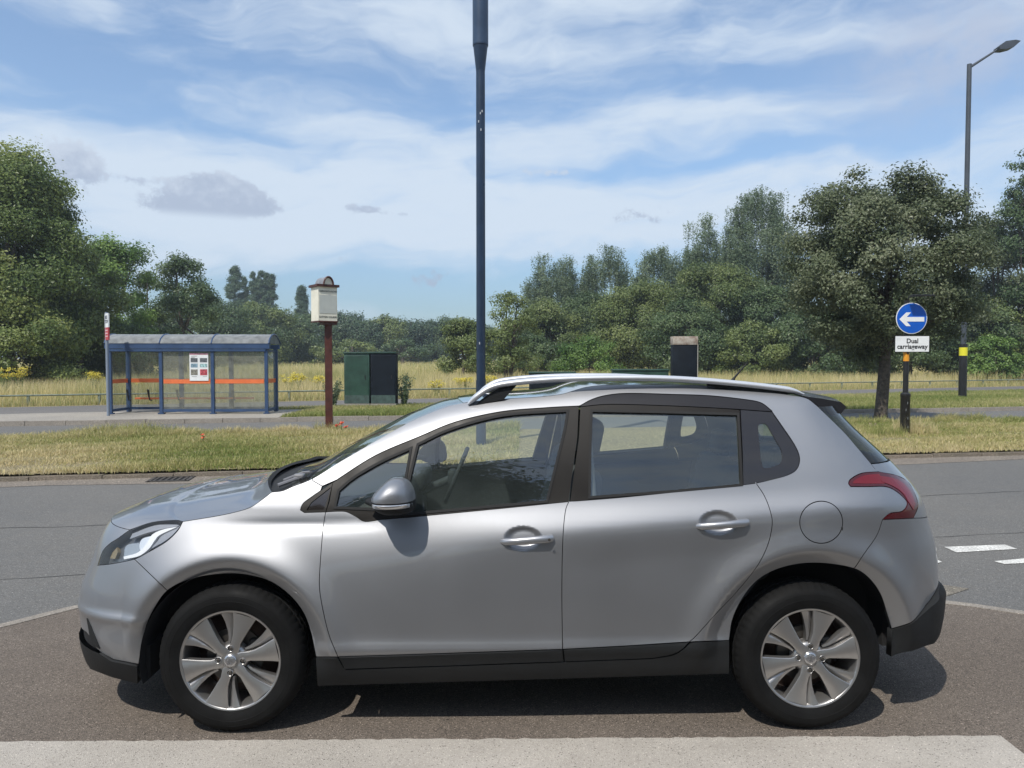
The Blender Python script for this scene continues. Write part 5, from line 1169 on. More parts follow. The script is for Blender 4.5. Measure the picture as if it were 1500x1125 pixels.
for i, (px_, py_, lb) in enumerate([(500, 622, 'tallest red poppy beside the brown sign post'), (492, 632, 'low red poppy nearest the brown sign post'), (505, 630, 'low red poppy right of the brown sign post'), (297, 645, 'single red poppy on the verge in front of the shelter')]):
    X0 = (px_ - CX) / F * (15.3 if i < 3 else 13.2); D_ = 15.3 if i < 3 else 13.2
    weed('poppy', lb, 'flower', X0, D_, max(.18, at(px_, py_, D_).z), .03, 2, 240 + i, (REDP, 9, .016, .045), 'red poppies on the verge', leafL=.04, nleaf=5, z=.09)

# straw tufts at the foot of posts, fallen leaves and stones under the rowan
tuft((1332 - CX) / F * 14.75, 14.75, 260, .28, .42, .85, 301); tuft((1300 - CX) / F * 14.6, 14.6, 300, .35, .22, .25, 302)
tuft((1277 - CX) / F * 18.6, 18.5, 300, .35, .25, .35, 303); tuft(-3.9, 15.6, 260, .28, .30, .55, 304); tuft((1352 - CX) / F * 14.8, 14.8, 180, .3, .36, .8, 305)
q = np.random.default_rng(55); n = 260; xx = (1290 - CX) / F * 17.4 + q.normal(0, .75, n); yy = 17.2 + q.normal(0, .45, n)
st = MB()
for x_, y_ in zip(xx, yy):
    s_ = q.uniform(.02, .055); z_ = float(zverge(x_, y_)); rt = Matrix.Rotation(q.uniform(0, 6), 3, 'Z') @ Matrix.Rotation(q.uniform(-.5, .5), 3, 'X'); st.box((x_, y_, z_ + s_ * .3), (s_ * 1.4, s_, s_ * .6), rt, taper=.7)
so_ = st.build('litter', mat('pale_litter', (.42, .34, .28), rough=.9, color2=(.22, .15, .10), vscale=3)); so_['kind'] = 'stuff'
# =================================================================== STREET FURNITURE
BLUE = mat('shelter_blue', (.035, .070, .15), rough=.4, rvar=.1, vscale=3, var=.15)
DBLUE = mat('post_blue', (.014, .030, .062), rough=.35, rvar=.1, vscale=2, var=.25)
ORANGE = mat('orange_band', (.75, .17, .05), rough=.5, var=.1, vscale=3)
SGLASS = glassmat('dusty_shelter_glass', (.84, .86, .82), 1.35, dirt=.26, dirtcol=(.46, .46, .38))
SROOF = glassmat('dull_roof_sheet', (.50, .52, .52), 1.4, dirt=.62, dirtcol=(.30, .31, .31))
WHITE = mat('sign_white', (.78, .79, .78), rough=.4, var=.05, vscale=6)
BLACK = mat('sign_black', (.012, .012, .013), rough=.5)
BLKPOST = mat('post_black', (.014, .014, .015), rough=.40, rvar=.12, vscale=5, var=.3)
GREY = mat('lamp_grey', (.055, .065, .08), rough=.5, var=.15, vscale=2)
# ---- bus shelter
A = Vector((-11.28, 20.75, .07)); Bq = Vector((-6.96, 20.95, .07)); ex = (Bq - A); Ls = ex.length; rzs = math.atan2(ex.y, ex.x)
sh = empty('bus_shelter', A, rzs, 'blue-framed glass bus shelter with curved roof on the far pavement', 'bus shelter')
dep = 1.05; Hs = 1.86
bays = [0, 1.40, 2.83, Ls]
for x in bays:
    MB().box((x, 0, Hs / 2), (.085, .085, Hs)).box((x, 0, .02), (.16, .14, .03)).build('post', BLUE, sh)
for x in (0.02, 1.55, 3.0, Ls - .02):
    MB().box((x, dep, Hs / 2), (.11, .10, Hs)).build('post', BLUE, sh)
MB().box((Ls / 2, -.02, Hs + .06), (Ls + .22, .13, .15)).box((Ls / 2, -.05, Hs - .06), (Ls, .05, .06)).build('eaves_beam', BLUE, sh)
MB().box((Ls / 2, dep, Hs + .05), (Ls + .2, .10, .12)).build('eaves_beam', BLUE, sh)
# roof: barrel sheet with ribs and end panels
arc = [(-.10 + (dep + .2) * t, Hs + .13 + .27 * math.sin(PI * (t ** .85)) ** .75) for t in np.linspace(0, 1, 15)]
v = []; f = []
for x in (-.10, Ls + .10):
    for (yy, zz) in arc: v.append((x, yy, zz))
n = len(arc); f = [(i, i + 1, n + i + 1, n + i) for i in range(n - 1)]
MB().add(v, f).build('roof_sheet', SROOF, sh, smooth=60)
for x in (-.10, 1.40, 2.83, Ls + .10): MB().tube([(x, yy, zz + .004) for (yy, zz) in arc], .020, 6).build('roof_rib', BLUE, sh, smooth=60)
for x in (-.09, Ls + .09): MB().add([(x, yy, zz) for (yy, zz) in arc], [tuple(range(n))]).build('roof_end', SROOF, sh)
def pane(a, b, name='glass_panel', z0=.14, z1=Hs - .09):
    a, b = Vector(a), Vector(b); d = (b - a).normalized(); o_ = MB().add([(a.x, a.y, z0), (b.x, b.y, z0), (b.x, b.y, z1), (a.x, a.y, z1)], [(0, 1, 2, 3)]).build(name, SGLASS, sh)
    t = Vector((-d.y, d.x, 0)); L_ = (b - a).length; mid = (a + b) / 2; rt = Matrix.Rotation(math.atan2(d.y, d.x), 3, 'Z')
    MB().box((mid.x, mid.y, .10), (L_, .045, .075), rt).build('panel_rail', BLUE, sh); MB().box((mid.x, mid.y, z1 + .02), (L_, .04, .05), rt).build('panel_rail', BLUE, sh)
    ob = MB().box((mid.x - t.x * .0, mid.y, .92), (L_ - .04, .022, .115), rt).build('orange_band', ORANGE, sh)
pane((1.45, 0), (2.78, 0)); pane((2.88, 0), (Ls - .05, 0))
pane((0, .05), (0.02, dep - .05)); pane((Ls, .05), (Ls - .02, dep - .05))
pane((.07, dep), (1.49, dep)); pane((1.61, dep), (2.94, dep)); pane((3.06, dep), (Ls - .08, dep))
# perch bench
MB().rbox((2.0, dep - .17, .40), (3.4, .17, .05), .015).build('bench_seat', ORANGE, sh)
for x in (.12, .72, 1.55, 2.55, 3.15): MB().tube([(x, dep - .10, .34), (x, dep - .24, .36), (x + .01, dep - .29, .46), (x - .01, dep - .27, .66)], .018, 8).tube([(x - .1, dep - .06, .42), (x - .10, dep - .15, .66)], .016, 8).build('armrest', BLKPOST, sh, smooth=60)
# poster on the front glass
ps = MB().box((2.46, -.022, 1.33), (.52, .012, .78)); pso = ps.build('poster', WHITE, sh)
for (cx_, cz_, w_, h_, c_) in [(2.33, 1.52, .19, .12, (.10, .11, .12)), (2.59, 1.52, .20, .12, (.11, .12, .13)), (2.33, 1.37, .19, .11, (.18, .27, .33)), (2.59, 1.37, .20, .10, (.30, .45, .45)), (2.33, 1.18, .19, .16, (.22, .21, .17)), (2.59, 1.18, .20, .17, (.50, .08, .10)), (2.46, 1.695, .51, .04, (.42, .16, .20))]:
    MB().box((cx_, -.030, cz_), (w_, .003, h_)).build('picture', mat('poster_ink_%d_%d' % (int(cx_ * 100), int(cz_ * 100)), c_, rough=.5, var=.6, vscale=22), pso)
for (cx_, cz_, w_) in [(2.33, 1.635, .17), (2.62, 1.06, .12), (2.33, 1.06, .14), (2.3, 1.60, .1)]: MB().box((cx_, -.030, cz_), (w_, .003, .014)).build('print_line', mat('print_grey', (.35, .36, .33), rough=.6), pso)
# ---- bus stop pole and flag
P0 = ground(159, 618, .08); P0 = Vector(((157.5 - CX) / F * 20.2, 20.2, .07))
bp = empty('bus_stop_pole', P0, 0, 'slim pole with white and red flag at the left end of the shelter', 'bus stop')
MB().tube([(0, 0, 0), (0, 0, 2.83)], .04, 12).build('pole', mat('pole_galvanised', (.20, .24, .30), rough=.45), bp, smooth=60)
fr = Matrix.Rotation(math.radians(-48), 3, 'Z')
fl_ = MB().box((.065, -.10, 2.60), (.36, .03, .38), fr).build('flag', WHITE, bp)
MB().box((.065, -.10, 2.24), (.36, .031, .34), fr).build('flag_panel', mat('flag_red', (.42, .035, .045), rough=.5), bp)
dx_ = Vector((math.cos(math.radians(-48)), math.sin(math.radians(-48)), 0)); nn_ = Vector((-dx_.y, dx_.x, 0)) * -1
c0 = Vector((.065, -.10, 0))
text_mesh('BUS\nSTOP', .13, mat('flag_ink', (.05, .06, .10), rough=.6), 'lettering', bp, loc=tuple(c0 - nn_ * -.018 + Vector((0, 0, 2.62))), rot=(PI / 2, 0, math.radians(-48)), extrude=.001, spacing=.9)
for zz in (2.33, 2.25, 2.17): MB().box(tuple(c0 + nn_ * .017 + Vector((0, 0, zz))), (.24, .003, .03), fr).build('print_line', mat('flag_pale', (.70, .45, .45), rough=.6), bp)
# ---- cream sign box on its brown post
D_ = 15.7; sx = (481.5 - CX) / F * D_
BROWN = mat('brown_post', (.075, .022, .016), rough=.5, var=.35, vscale=5, rvar=.1)
CREAM = mat('cream_panel', (.76, .73, .61), rough=.45, var=.08, vscale=4)
SLATE = mat('lead_roof', (.22, .23, .25), rough=.6, var=.2, vscale=8)
ts = empty('town_sign', (sx, D_, .08), 0, 'cream box sign with a small arched roof on a square brown post', 'sign')
zt_ = at(481, 472, D_).z - .08
MB().box((0, 0, zt_ / 2), (.15, .15, zt_), Matrix.Rotation(math.radians(12), 3, 'Z')).box((0, 0, zt_ - .03), (.30, .24, .05), Matrix.Rotation(math.radians(36), 3, 'Z')).build('post', BROWN, ts)
ra = math.radians(36); R_ = Matrix.Rotation(ra, 3, 'Z')          # text face looks to the right of the camera
zb_ = zt_; zh = at(481, 421, D_).z - .08
wT, wS = .41, .41
OX = Vector((-.085, 0, 0))
bx = MB().box(OX + Vector((0, 0, (zb_ + zh) / 2)), (wT, wS, zh - zb_), R_).build('sign_box', CREAM, ts)
MB().box(OX + Vector((0, 0, zh + .02)), (wT + .08, wS + .08, .05), R_).build('moulding', BROWN, ts)
MB().box(OX + Vector((0, 0, zb_ + .008)), (wT + .02, wS + .02, .025), R_).build('moulding', BROWN, ts)
prof = [(.11 * math.cos(t), .17 * math.sin(t)) for t in np.linspace(0, PI, 13)]
hood_ = MB(); m_ = [OX + R_ @ Vector((p[0], -wS / 2 - .045, zh + .04 + p[1])) for p in prof]; m2_ = [OX + R_ @ Vector((p[0], wS / 2 + .02, zh + .04 + p[1])) for p in prof]; k_ = len(prof)
hood_.add(m_ + m2_, [(i, i + 1, k_ + i + 1, k_ + i) for i in range(k_ - 1)] + [tuple(range(k_, 2 * k_))]); hood_.build('arched_roof', SLATE, ts, smooth=50)
gp_ = MB(); gp_.add([OX + R_ @ Vector((p[0] * .82, -wS / 2 - .03, zh + .04 + p[1] * .82)) for p in prof], [tuple(range(k_))]); gp_.build('arch_panel', CREAM, ts)
rp_ = MB().tube([OX + R_ @ Vector((p[0] * .95, -wS / 2 - .05, zh + .04 + p[1] * .95)) for p in prof], .018, 6).build('arch_rim', BROWN, ts, smooth=60)
INK = mat('sign_ink', (.10, .11, .10), rough=.6)
def face(px_, z): return tuple(OX + R_ @ Vector((px_, -wS / 2 - .003, z)))
text_mesh('SUTTON COURSE', .052, INK, 'lettering', ts, loc=face(0, zb_ + .10), rot=(PI / 2, 0, ra), sx=.92, extrude=.001)
text_mesh('TAMWORTH ROAD', .050, INK, 'lettering', ts, loc=face(0, zh - .10), rot=(PI / 2, 0, ra), sx=.92, extrude=.001)
MB().box(face(0, (zb_ + zh) / 2), (wT * .9, .004, (zh - zb_) * .52), R_).build('notice_panel', mat('pale_notice', (.52, .54, .50), rough=.35, var=.06, vscale=5), ts)
# ---- roadside cabinets
GREEN = mat('cabinet_green', (.022, .060, .042), rough=.5, var=.3, vscale=3, rvar=.1); NAVY = mat('cabinet_navy', (.006, .010, .016), rough=.7, spec=.2, var=.3, vscale=3)
def cabinet(label, p0, p1, ytop, ybot, D, m, dpt=.5, plinth=True, lower=None):
    x0, x1 = (p0 - CX) / F * D, (p1 - CX) / F * D; w = x1 - x0; zt = at(p0, ytop, D).z; zb = max(.16, at(p0, ybot, D).z)
    c = empty('utility_cabinet', ((x0 + x1) / 2, D + dpt / 2, .05), 0, label, 'cabinet', 'roadside equipment cabinets')
    h = zt - zb; zb -= .05
    MB().rbox((0, 0, zb + h / 2), (w - .02, dpt, h), .012, 2).build('cabinet_body', m, c, smooth=30)
    MB().rbox((0, 0, zb + h - .01), (w + .03, dpt + .06, .05), .012, 2).build('lid', GREEN, c, smooth=30)
    MB().box((-.0, -dpt / 2 - .006, zb + h * .55), (w - .12, .012, h * .76)).build('door', m, c)
    MB().box((w * .33, -dpt / 2 - .02, zb + h * .52), (.025, .02, .12)).build('handle', BLKPOST, c)
    if lower: MB().box((0, -dpt / 2 - .008, zb + h * .09), (w - .05, .012, h * .16)).build('lower_panel', lower, c)
    if plinth: MB().box((0, -.02, zb / 2 - .02), (w + .0, dpt + .06, zb + .06)).build('plinth', APRON, c)
    return c
LOWG = mat('cabinet_faded', (.05, .085, .075), rough=.7, var=.3, vscale=6)
cabinet('bottle-green cabinet, left of the pair beside the brown post', 503.5, 541.5, 516.5, 592, 24.0, GREEN, lower=LOWG)
cabinet('dark navy cabinet, right of the pair beside the brown post', 542.5, 580, 516, 592, 24.0, NAVY, lower=LOWG)
cabinet('low black cabinet showing just above the front of the car roof', 775, 843, 545.5, 606, 23.2, NAVY)
cabinet('low green cabinet showing just above the middle of the car roof', 898, 980, 541.5, 606, 23.2, GREEN)
D_ = 23.6; x0, x1 = (985.5 - CX) / F * D_, (1022 - CX) / F * D_; zt = at(985, 493, D_).z
tb = empty('notice_cabinet', ((x0 + x1) / 2, D_ + .2, .05), 0, 'tall black cabinet with a pale weathered top behind the car roof', 'cabinet')
w = x1 - x0; hz_ = zt - .05
MB().rbox((0, 0, hz_ / 2 - .12), (w - .02, .42, hz_ - .24), .01, 2).build('cabinet_body', NAVY, tb, smooth=30)
MB().rbox((0, 0, hz_ - .13), (w, .46, .27), .015, 2).build('weathered_top', mat('weathered_top', (.46, .42, .36), rough=.8, color2=(.24, .17, .13), vscale=7), tb, smooth=30)
MB().box((w / 2 - .008, -.225, hz_ / 2 - .12), (.018, .02, hz_ - .26)).build('edge_strip', mat('pale_edge', (.42, .40, .36), rough=.6), tb)
# ---- blue column in the centre
D_ = 13.0; X_c = (704.5 - CX) / F * D_
lp = empty('column_post', (X_c, D_, .06), 0, 'tall dark blue steel column on the verge behind the car, wider at the top', 'lamp post')
zj0 = at(702, 66, D_).z - .06; zj1 = at(702, 104, D_).z - .06
pm = MB().tube([(0, 0, -.3), (0, 0, 1.2)], .088, 20).tube([(0, 0, 1.2), (0, 0, zj1)], [.080, .078], 20, cap=False); pm.build('lower_pole', DBLUE, lp, smooth=60)
MB().tube([(0, 0, zj1), (0, 0, zj0), (0, 0, zj0 + .001)], [.079, .128, .130], 24).build('transition', DBLUE, lp, smooth=30)
MB().tube([(0, 0, zj0), (0, 0, zj0 + .02), (0, 0, 12)], [.136, .136, .134], 24).build('upper_pole', mat('upper_blue', (.030, .055, .10), rough=.35, rvar=.1, vscale=2, var=.2), lp, smooth=30)
MB().tube([(0, 0, zj0 - .02), (0, 0, zj0 + .0)], .134, 24).build('collar', DBLUE, lp, smooth=30)
for (pz, px_) in ((503, -.02), (165, .03), (168, .0), (180, -.03), (192, .01)):
    MB().rbox((px_, -.080, at(703, pz, D_).z - .06), (.018, .006, .04), .002).build('scuff', mat('paint_scuff', (.40, .42, .45), rough=.7), lp)
MB().tube([(0, 0, 11.9), (0, -.6, 12.3), (0, -1.6, 12.4)], .05, 8).rbox((0, -1.9, 12.4), (.3, .7, .12), .04).build('lamp_head', GREY, lp, smooth=40)
# ---- lamp column at the right
D_ = 29.0; X_l = (1410.5 - CX) / F * D_; zl = at(1420, 94, D_).z
ll = empty('street_lamp', (X_l, D_, .05), 0, 'grey street lamp with an angled arm rising behind the trees at the right', 'lamp post')
MB().tube([(0, 0, -.2), (0, 0, 2.15)], .145, 16).build('base_section', BLKPOST, ll, smooth=60)
zy0, zy1 = at(1411, 521, D_).z, at(1411, 509, D_).z
MB().tube([(0, 0, zy0 - .05), (0, 0, zy1 - .05)], .15, 16).build('yellow_band', mat('yellow_band', (.75, .68, .03), rough=.5), ll, smooth=60)
MB().tube([(0, 0, 2.1), (0, 0, zl - .05)], [.10, .085], 14).build('pole', GREY, ll, smooth=60)
e1 = at(1462, 72, D_) - Vector((X_l, D_, .05)); e0 = Vector((.05, 0, zl - .15)); e2 = at(1491, 62.5, D_) - Vector((X_l, D_, .05))
MB().tube([e0, (e0 + e1) / 2, e1], [.055, .045, .04], 10).build('arm', GREY, ll, smooth=60)
dv_ = (e2 - e1).normalized(); up_ = Vector((-dv_.z, 0, dv_.x)); Lh = (e2 - e1).length
hp = [(-.05, -.05), (-.05, .06), (.32 * Lh, .17), (.78 * Lh, .10), (Lh, -.0), (.6 * Lh, -.14), (.2 * Lh, -.12)]
MB().prism(hp, e1 + Vector((0, -.18, 0)), dv_, up_, (0, .36, 0)).build('lamp_head', GREY, ll)
# ---- blue arrow sign
D_ = 14.7; X_s = (1327 - CX) / F * D_
sg_ = empty('road_sign', (X_s, D_, .08), 0, 'round blue left-arrow sign above a white Dual carriageway plate on a black post', 'road sign')
def Zs(py): return at(1330, py, D_).z - .08
zb1 = Zs(577)
MB().tube([(0, 0, -.2), (0, 0, zb1 - .06), (0, 0, zb1 - .05), (0, 0, zb1), (0, 0, zb1 + .03)], [.088, .088, .094, .094, .06], 18).build('base_section', BLKPOST, sg_, smooth=40)
MB().tube([(0, 0, zb1), (0, 0, Zs(440))], .052, 14).build('pole', BLKPOST, sg_, smooth=60)
MB().tube([(0, 0, Zs(529)), (0, 0, Zs(515))], .056, 14).build('orange_band', mat('sign_orange', (.72, .30, .02), rough=.5), sg_, smooth=60)
for (pz, a_) in ((600, -.3), (612, .1), (625, .2), (590, .0), (638, -.1)): MB().rbox((.09 * math.sin(a_), -.088 * math.cos(a_), Zs(pz)), (.008, .004, .05), .001).build('scuff', mat('post_scuff', (.22, .24, .24), rough=.7), sg_)
cxs = (1331 - 1327) / F * D_; zc = Zs(466.5); rr = 22.6 / F * D_
def disc(r, y, th, m, name):
    b_ = MB(); b_.prism([(r * math.cos(t), r * math.sin(t)) for t in np.linspace(0, 2 * PI, 49)[:-1]], (cxs, y, zc), (1, 0, 0), (0, 0, 1), (0, th, 0)); return b_.build(name, m, sg_)
disc(rr, -.075, .012, WHITE, 'sign_rim'); disc(rr * .955, -.079, .006, mat('sign_blue', (.004, .10, .50), rough=.35, var=.1, vscale=4), 'sign_face'); disc(rr * .99, -.062, .01, BLACK, 'sign_back')
a_ = rr
arrow = [(-.80 * a_, 0), (-.36 * a_, .44 * a_), (-.06 * a_, .44 * a_), (-.33 * a_, .145 * a_), (.80 * a_, .145 * a_), (.80 * a_, -.145 * a_), (-.33 * a_, -.145 * a_), (-.06 * a_, -.44 * a_), (-.36 * a_, -.44 * a_)]
MB().prism(arrow, (cxs, -.083, zc - .02), (1, 0, 0), (0, 0, 1), (0, .004, 0)).build('arrow', WHITE, sg_)
pw_, ph_ = 49 / F * D_, 22.5 / F * D_; pcx = (1332.5 - 1327) / F * D_; pcz = Zs(504)
MB().rbox((pcx, -.068, pcz), (pw_ + .02, .012, ph_ + .02), .004).build('plate_edge', BLACK, sg_); pl_ = MB().rbox((pcx, -.074, pcz), (pw_, .010, ph_), .003).build('plate', WHITE, sg_)
text_mesh('Dual\ncarriageway', .128, BLACK, 'lettering', sg_, loc=(pcx, -.082, pcz + .002), extrude=.0015, spacing=.86, sx=.98)
for o_ in [o for o in sg_.children if o.name.startswith('lettering')]:
    pass
MB().tube([(.0, -.02, Zs(441)), (.0, -.05, Zs(436)), (.06, -.20, Zs(434))], .014, 8).rbox((.16, -.24, Zs(434.5)), (.44, .12, .035), .012).build('lamp_arm', BLKPOST, sg_, smooth=40)
MB().box((0, -.057, (pcz + zc) / 2), (.03, .02, .9)).build('bracket', BLKPOST, sg_)
# ---- knee rail
RAILG = mat('rail_paint', (.16, .19, .15), rough=.7, var=.3, vscale=5)
kr = empty('knee_rail', (0, 28, 0), 0, 'low grey-green metal knee rail along the far footpath', 'fence')
posts = np.arange(-24, 34, 1.95)
mb = MB()
for x in posts:
    y = Yr(x); MB().box((x, y - 28, .20), (.075, .06, .42)).build('post', RAILG, kr)
mb.tube([(x, Yr(x) - 28 - .02, .40) for x in (-24.5, 0, 33)], .030, 8); mb.build('rail', RAILG, kr, smooth=60)
# ---- road gully
D_ = Yv(-5.0) - .30; gy = empty('road_gully', ((250 - CX) / F * 10.2, 10.05, ZR + .006), math.atan(.174), 'rusty slotted drain grate in the gutter at the near edge of the verge', 'drain grate')
IRON = mat('cast_iron', (.055, .048, .042), rough=.8, var=.3, vscale=20)
MB().box((0, 0, .004), (.50, .05, .012)).box((0, .36, .004), (.50, .05, .012)).box((-.25, .18, .004), (.05, .41, .012)).box((.25, .18, .004), (.05, .41, .012)).build('frame', IRON, gy)
for k in range(6): MB().box((-.19 + k * .076, .18, .004), (.034, .34, .012)).build('bar', IRON, gy)
MB().box((0, .18, -.003), (.5, .36, .004)).build('pit_shade_plate', RUBBER_SHADE, gy)  # flat black plate in place of the shaded hollow below the bars
# =================================================================== LIGHT AND SKY
SUN_DIR = Vector((-.38, -.60, 1.02)).normalized()
sl = bpy.data.lights.new('sun', 'SUN'); so = bpy.data.objects.new('sun', sl); COL.objects.link(so)
sl.energy = 3.6; sl.angle = math.radians(.6); sl.color = (1.0, .955, .88); so.rotation_euler = (-SUN_DIR).to_track_quat('-Z', 'Y').to_euler()
w = bpy.data.worlds.new('World'); scene.world = w; w.use_nodes = True
nt = w.node_tree; nt.nodes.clear()
wo = nt.nodes.new('ShaderNodeOutputWorld'); bg = nt.nodes.new('ShaderNodeBackground'); L(nt, bg.outputs[0], wo.inputs[0]); bg.inputs[1].default_value = .10
sky = nt.nodes.new('ShaderNodeTexSky'); sky.sky_type = 'NISHITA'; sky.sun_disc = False
sky.sun_elevation = math.asin(SUN_DIR.z); sky.sun_rotation = math.atan2(SUN_DIR.x, SUN_DIR.y) % (2 * PI); sky.air_density = 1.0; sky.dust_density = .6; sky.ozone_density = 1.6
tc = nt.nodes.new('ShaderNodeTexCoord'); sx_ = nt.nodes.new('ShaderNodeSeparateXYZ'); L(nt, tc.outputs['Generated'], sx_.inputs[0])
def M(op, a, b=None, c=None, clamp=False):
    n = nt.nodes.new('ShaderNodeMath'); n.operation = op; n.use_clamp = clamp
    for i, v in enumerate((a, b, c)):
        if v is None: continue
        if isinstance(v, (int, float)): n.inputs[i].default_value = v
        else: L(nt, v, n.inputs[i])
    return n.outputs[0]
X, Y, Z = sx_.outputs
az = M('ARCTAN2', X, Y); el = M('ARCSINE', Z)
def comb(a, b, c=0.0):
    n = nt.nodes.new('ShaderNodeCombineXYZ')
    for i, v in enumerate((a, b, c)):
        if isinstance(v, (int, float)): n.inputs[i].default_value = v
        else: L(nt, v, n.inputs[i])
    return n.outputs[0]
def noise(vec, s, d=6, r=.6, dist=0.0):
    n = nt.nodes.new('ShaderNodeTexNoise'); n.inputs['Scale'].default_value = s; n.inputs['Detail'].default_value = d; n.inputs['Roughness'].default_value = r; n.inputs['Distortion'].default_value = dist; L(nt, vec, n.inputs['Vector']); return n.outputs[0]
def mrange(v, a, b, c=0.0, d=1.0, smooth=True):
    n = nt.nodes.new('ShaderNodeMapRange'); n.interpolation_type = 'SMOOTHSTEP' if smooth else 'LINEAR'
    for i, q in enumerate((a, b, c, d)): n.inputs[i + 1].default_value = q
    L(nt, v, n.inputs[0]); return n.outputs[0]
def gauss(px, py, rx, ry, tilt=0.0, a=None, e=None):
    a0 = math.atan((px - CX) / F); e0 = math.atan((525 - py) / F * math.cos(a0)); ra_, re_ = rx / F, ry / F
    u = M('SUBTRACT', a or az, a0); v = M('SUBTRACT', e or el, e0)
    if tilt: 
        u2 = M('ADD', M('MULTIPLY', u, math.cos(tilt)), M('MULTIPLY', v, math.sin(tilt))); v = M('SUBTRACT', M('MULTIPLY', v, math.cos(tilt)), M('MULTIPLY', u, math.sin(tilt))); u = u2
    u = M('DIVIDE', u, ra_); v = M('DIVIDE', v, re_)
    return M('EXPONENT', M('MULTIPLY', M('ADD', M('MULTIPLY', u, u), M('MULTIPLY', v, v)), -1.0))
def total(lst):
    o = lst[0]
    for q in lst[1:]: o = M('ADD', o, q)
    return o
# slow warp, so the streaks bend
wv = comb(M('MULTIPLY', az, 2.0), M('MULTIPLY', el, 3.5), 0)
wx = M('SUBTRACT', noise(wv, 2.0, 3), .5); 
nw = nt.nodes.new('ShaderNodeTexNoise'); nw.inputs['Scale'].default_value = 2.3; nw.inputs['Detail'].default_value = 3; L(nt, comb(M('ADD', M('MULTIPLY', az, 2.0), 7.3), M('MULTIPLY', el, 3.5), 2.0), nw.inputs['Vector']); wy = M('SUBTRACT', nw.outputs[0], .5)
azw = M('ADD', az, M('MULTIPLY', wx, .35)); elw = M('ADD', el, M('MULTIPLY', wy, .10))
st1 = noise(comb(M('MULTIPLY', azw, 1.5), M('MULTIPLY', M('ADD', elw, M('MULTIPLY', az, .05)), 8.0), 0), 2.2, 6, .52, .15)
st2 = noise(comb(M('MULTIPLY', azw, 4.0), M('MULTIPLY', M('ADD', elw, M('MULTIPLY', az, -.10)), 18.0), 3.0), 2.0, 6, .58, .2)
fine = noise(comb(M('MULTIPLY', azw, 9.0), M('MULTIPLY', elw, 22.0), 5.0), 2.0, 7, .7, .6)
field = M('ADD', M('MULTIPLY', st1, .95), M('ADD', M('MULTIPLY', st2, .52), M('MULTIPLY', fine, .14)))        # about .3 .. 1.2, mean .76
gaps = total([M('MULTIPLY', gauss(*g_[:5], a=azw, e=elw), g_[5]) for g_ in [(300, 95, 190, 42, -.06, .24), (40, 70, 110, 34, -.3, .26), (130, 165, 200, 24, 0, .16), (1010, 125, 300, 34, -.05, .26), (1440, 150, 160, 30, .2, .30), (1010, 243, 190, 17, .08, .34), (640, 110, 110, 40, 0, .16), (640, 425, 300, 26, 0, .34), (1000, 400, 260, 34, 0, .24), (420, 440, 300, 24, 0, .26), (60, 300, 60, 60, 0, .06)]])
adds = total([M('MULTIPLY', gauss(*g_[:5], a=azw, e=elw), g_[5]) for g_ in [(600, 300, 520, 75, 0, .20), (1000, 330, 420, 50, 0, .20), (300, 330, 300, 60, 0, .12), (650, 40, 240, 40, -.3, .16), (1150, 75, 260, 24, 0, .16), (900, 190, 400, 22, .03, .14), (180, 215, 320, 30, 0, .10)]])
field = M('ADD', M('SUBTRACT', field, gaps), adds)
cirrus = mrange(field, .54, 1.10, .14, .95)
lowfade = mrange(el, .015, .075, 0.35, 1.0); cirrus = M('MULTIPLY', cirrus, lowfade)
# behind and above the viewer: broken cloud, no streak tuning needed
# small grey cumulus
pn = noise(comb(M('MULTIPLY', az, 9.0), M('MULTIPLY', el, 12.0), 1.0), 2.6, 9, .62)
pn2 = noise(comb(M('MULTIPLY', az, 30.0), M('MULTIPLY', el, 34.0), 4.0), 1.6, 8, .68)
pp = M('ADD', M('MULTIPLY', M('SUBTRACT', pn, .5), 1.2), M('MULTIPLY', M('SUBTRACT', pn2, .5), 2.2))
def puff(px, py, rx, ry, amt=1.0):
    """soft body with a flatter base"""
    g1 = gauss(px, py, rx, ry); return M('MULTIPLY', g1, amt)
pf = total([puff(312, 304, 76, 28), puff(300, 276, 36, 25, .75), puff(346, 281, 42, 24, .7), puff(360, 308, 46, 18, .45), puff(262, 310, 34, 14, .4), puff(112, 236, 36, 30, 1.0), puff(132, 258, 18, 22, .45), puff(200, 266, 26, 8, .6), puff(536, 308, 42, 8, .66), puff(590, 316, 26, 5, .5), puff(628, 410, 36, 15, .66), puff(505, 380, 34, 9, .5), puff(935, 318, 44, 16, .64), puff(800, 255, 60, 8, .5)])
base_cut = mrange(M('SUBTRACT', el, math.atan((525 - 334) / F) * .995), -.004, .010, 0.0, 1.0)
nearmain = gauss(318, 320, 130, 60); cut = M('SUBTRACT', 1.0, M('MULTIPLY', M('SUBTRACT', 1.0, base_cut), M('MINIMUM', M('MULTIPLY', nearmain, 3.0), 1.0)))
pd = mrange(M('ADD', M('MULTIPLY', pf, 1.0), M('MULTIPLY', pp, .75)), .42, .80, 0.0, .86); pd = M('MULTIPLY', M('MULTIPLY', pd, cut), M('MINIMUM', M('MULTIPLY', pf, 4.0), 1.0))
soft = total([M('MULTIPLY', gauss(1370, 95, 120, 70, .2), .62), M('MULTIPLY', gauss(1450, 40, 140, 50), .35)]); soft = M('MULTIPLY', soft, mrange(pn, .30, .60, .45, 1.0))
def mixc(f, a, b):
    n = nt.nodes.new('ShaderNodeMix'); n.data_type = 'RGBA'
    if isinstance(f, float): n.inputs[0].default_value = f
    else: L(nt, f, n.inputs[0])
    for i, v in ((6, a), (7, b)):
        if isinstance(v, tuple): n.inputs[i].default_value = rgb(v)
        else: L(nt, v, n.inputs[i])
    return n.outputs[2]
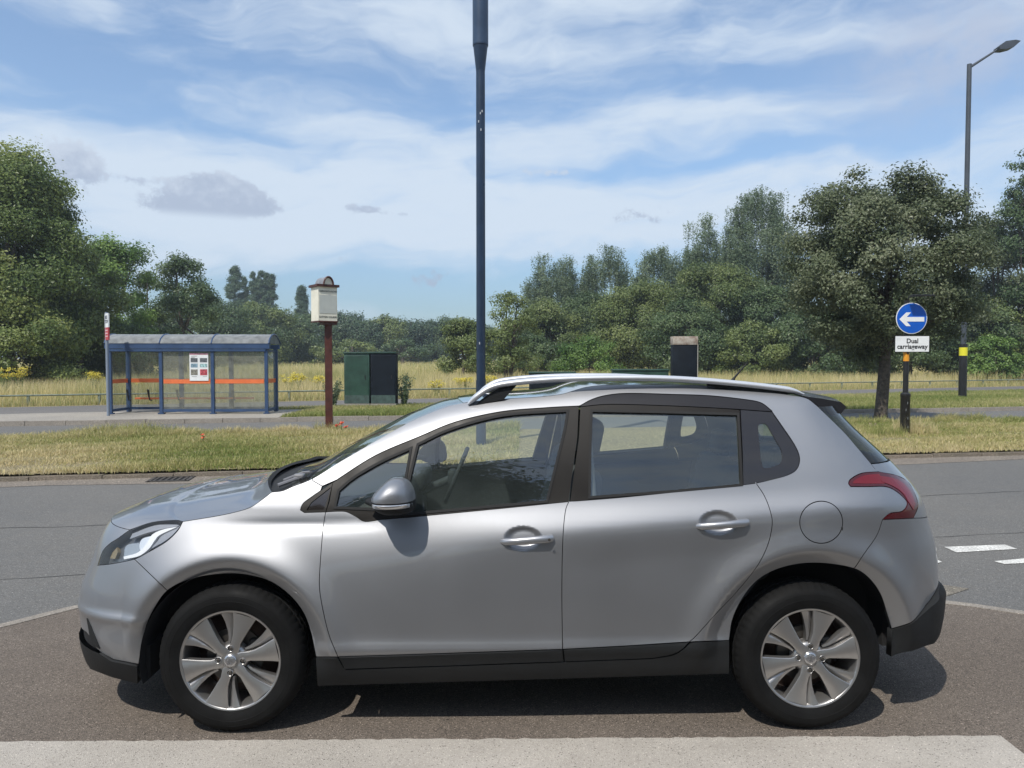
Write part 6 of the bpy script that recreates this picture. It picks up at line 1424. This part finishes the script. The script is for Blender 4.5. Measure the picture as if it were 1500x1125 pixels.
hs = nt.nodes.new('ShaderNodeHueSaturation'); hs.inputs['Saturation'].default_value = 1.12; hs.inputs['Value'].default_value = 1.45; L(nt, sky.outputs[0], hs.inputs['Color'])
lowdim = nt.nodes.new('ShaderNodeMix'); lowdim.data_type = 'RGBA'; lowdim.blend_type = 'MULTIPLY'; lowdim.inputs[0].default_value = 1.0
L(nt, hs.outputs[0], lowdim.inputs[6]); gm = nt.nodes.new('ShaderNodeMix'); gm.data_type = 'RGBA'; L(nt, mrange(el, -.02, .30), gm.inputs[0]); gm.inputs[6].default_value = (.36, .46, .58, 1); gm.inputs[7].default_value = (1, 1, 1, 1); L(nt, gm.outputs[2], lowdim.inputs[7])
col = mixc(cirrus, lowdim.outputs[2], (5.9, 6.8, 7.9))
col = mixc(soft, col, (4.3, 5.0, 6.4))
topl = mrange(M('ADD', M('MULTIPLY', M('SUBTRACT', el, .19), 14.0), M('MULTIPLY', pp, .8)), 0.0, 1.0)
puffc = mixc(topl, (3.7, 4.4, 5.7), (5.3, 6.0, 7.1))
col = mixc(pd, col, puffc)
L(nt, col, bg.inputs[0])

# the air between: far trees pale a little
hm, hnt, hout = newmat('haze_air'); hv = N(hnt, 'ShaderNodeVolumePrincipled'); hv.inputs['Color'].default_value = (.80, .90, 1.0, 1); hv.inputs['Density'].default_value = .0008; hv.inputs['Anisotropy'].default_value = .2; L(hnt, hv.outputs[0], hout.inputs['Volume'])
hz = MB().box((0, 600, 7.5), (3000, 2100, 18)).build('haze', hm); hz['kind'] = 'stuff'
# =================================================================== CAMERA
cd = bpy.data.cameras.new('camera'); cam = bpy.data.objects.new('camera', cd); COL.objects.link(cam)
cam.location = (0, 0, CAMH); cam.rotation_euler = (PI / 2 - PITCH, 0, 0)
cd.sensor_fit = 'HORIZONTAL'; cd.sensor_width = 36.0; cd.lens = F / 1500 * 36.0; cd.clip_start = .05; cd.clip_end = 3000
scene.camera = cam
scene.view_settings.view_transform = 'Standard'; scene.view_settings.look = 'None'; scene.view_settings.gamma = 1.0; scene.view_settings.exposure = 0.2
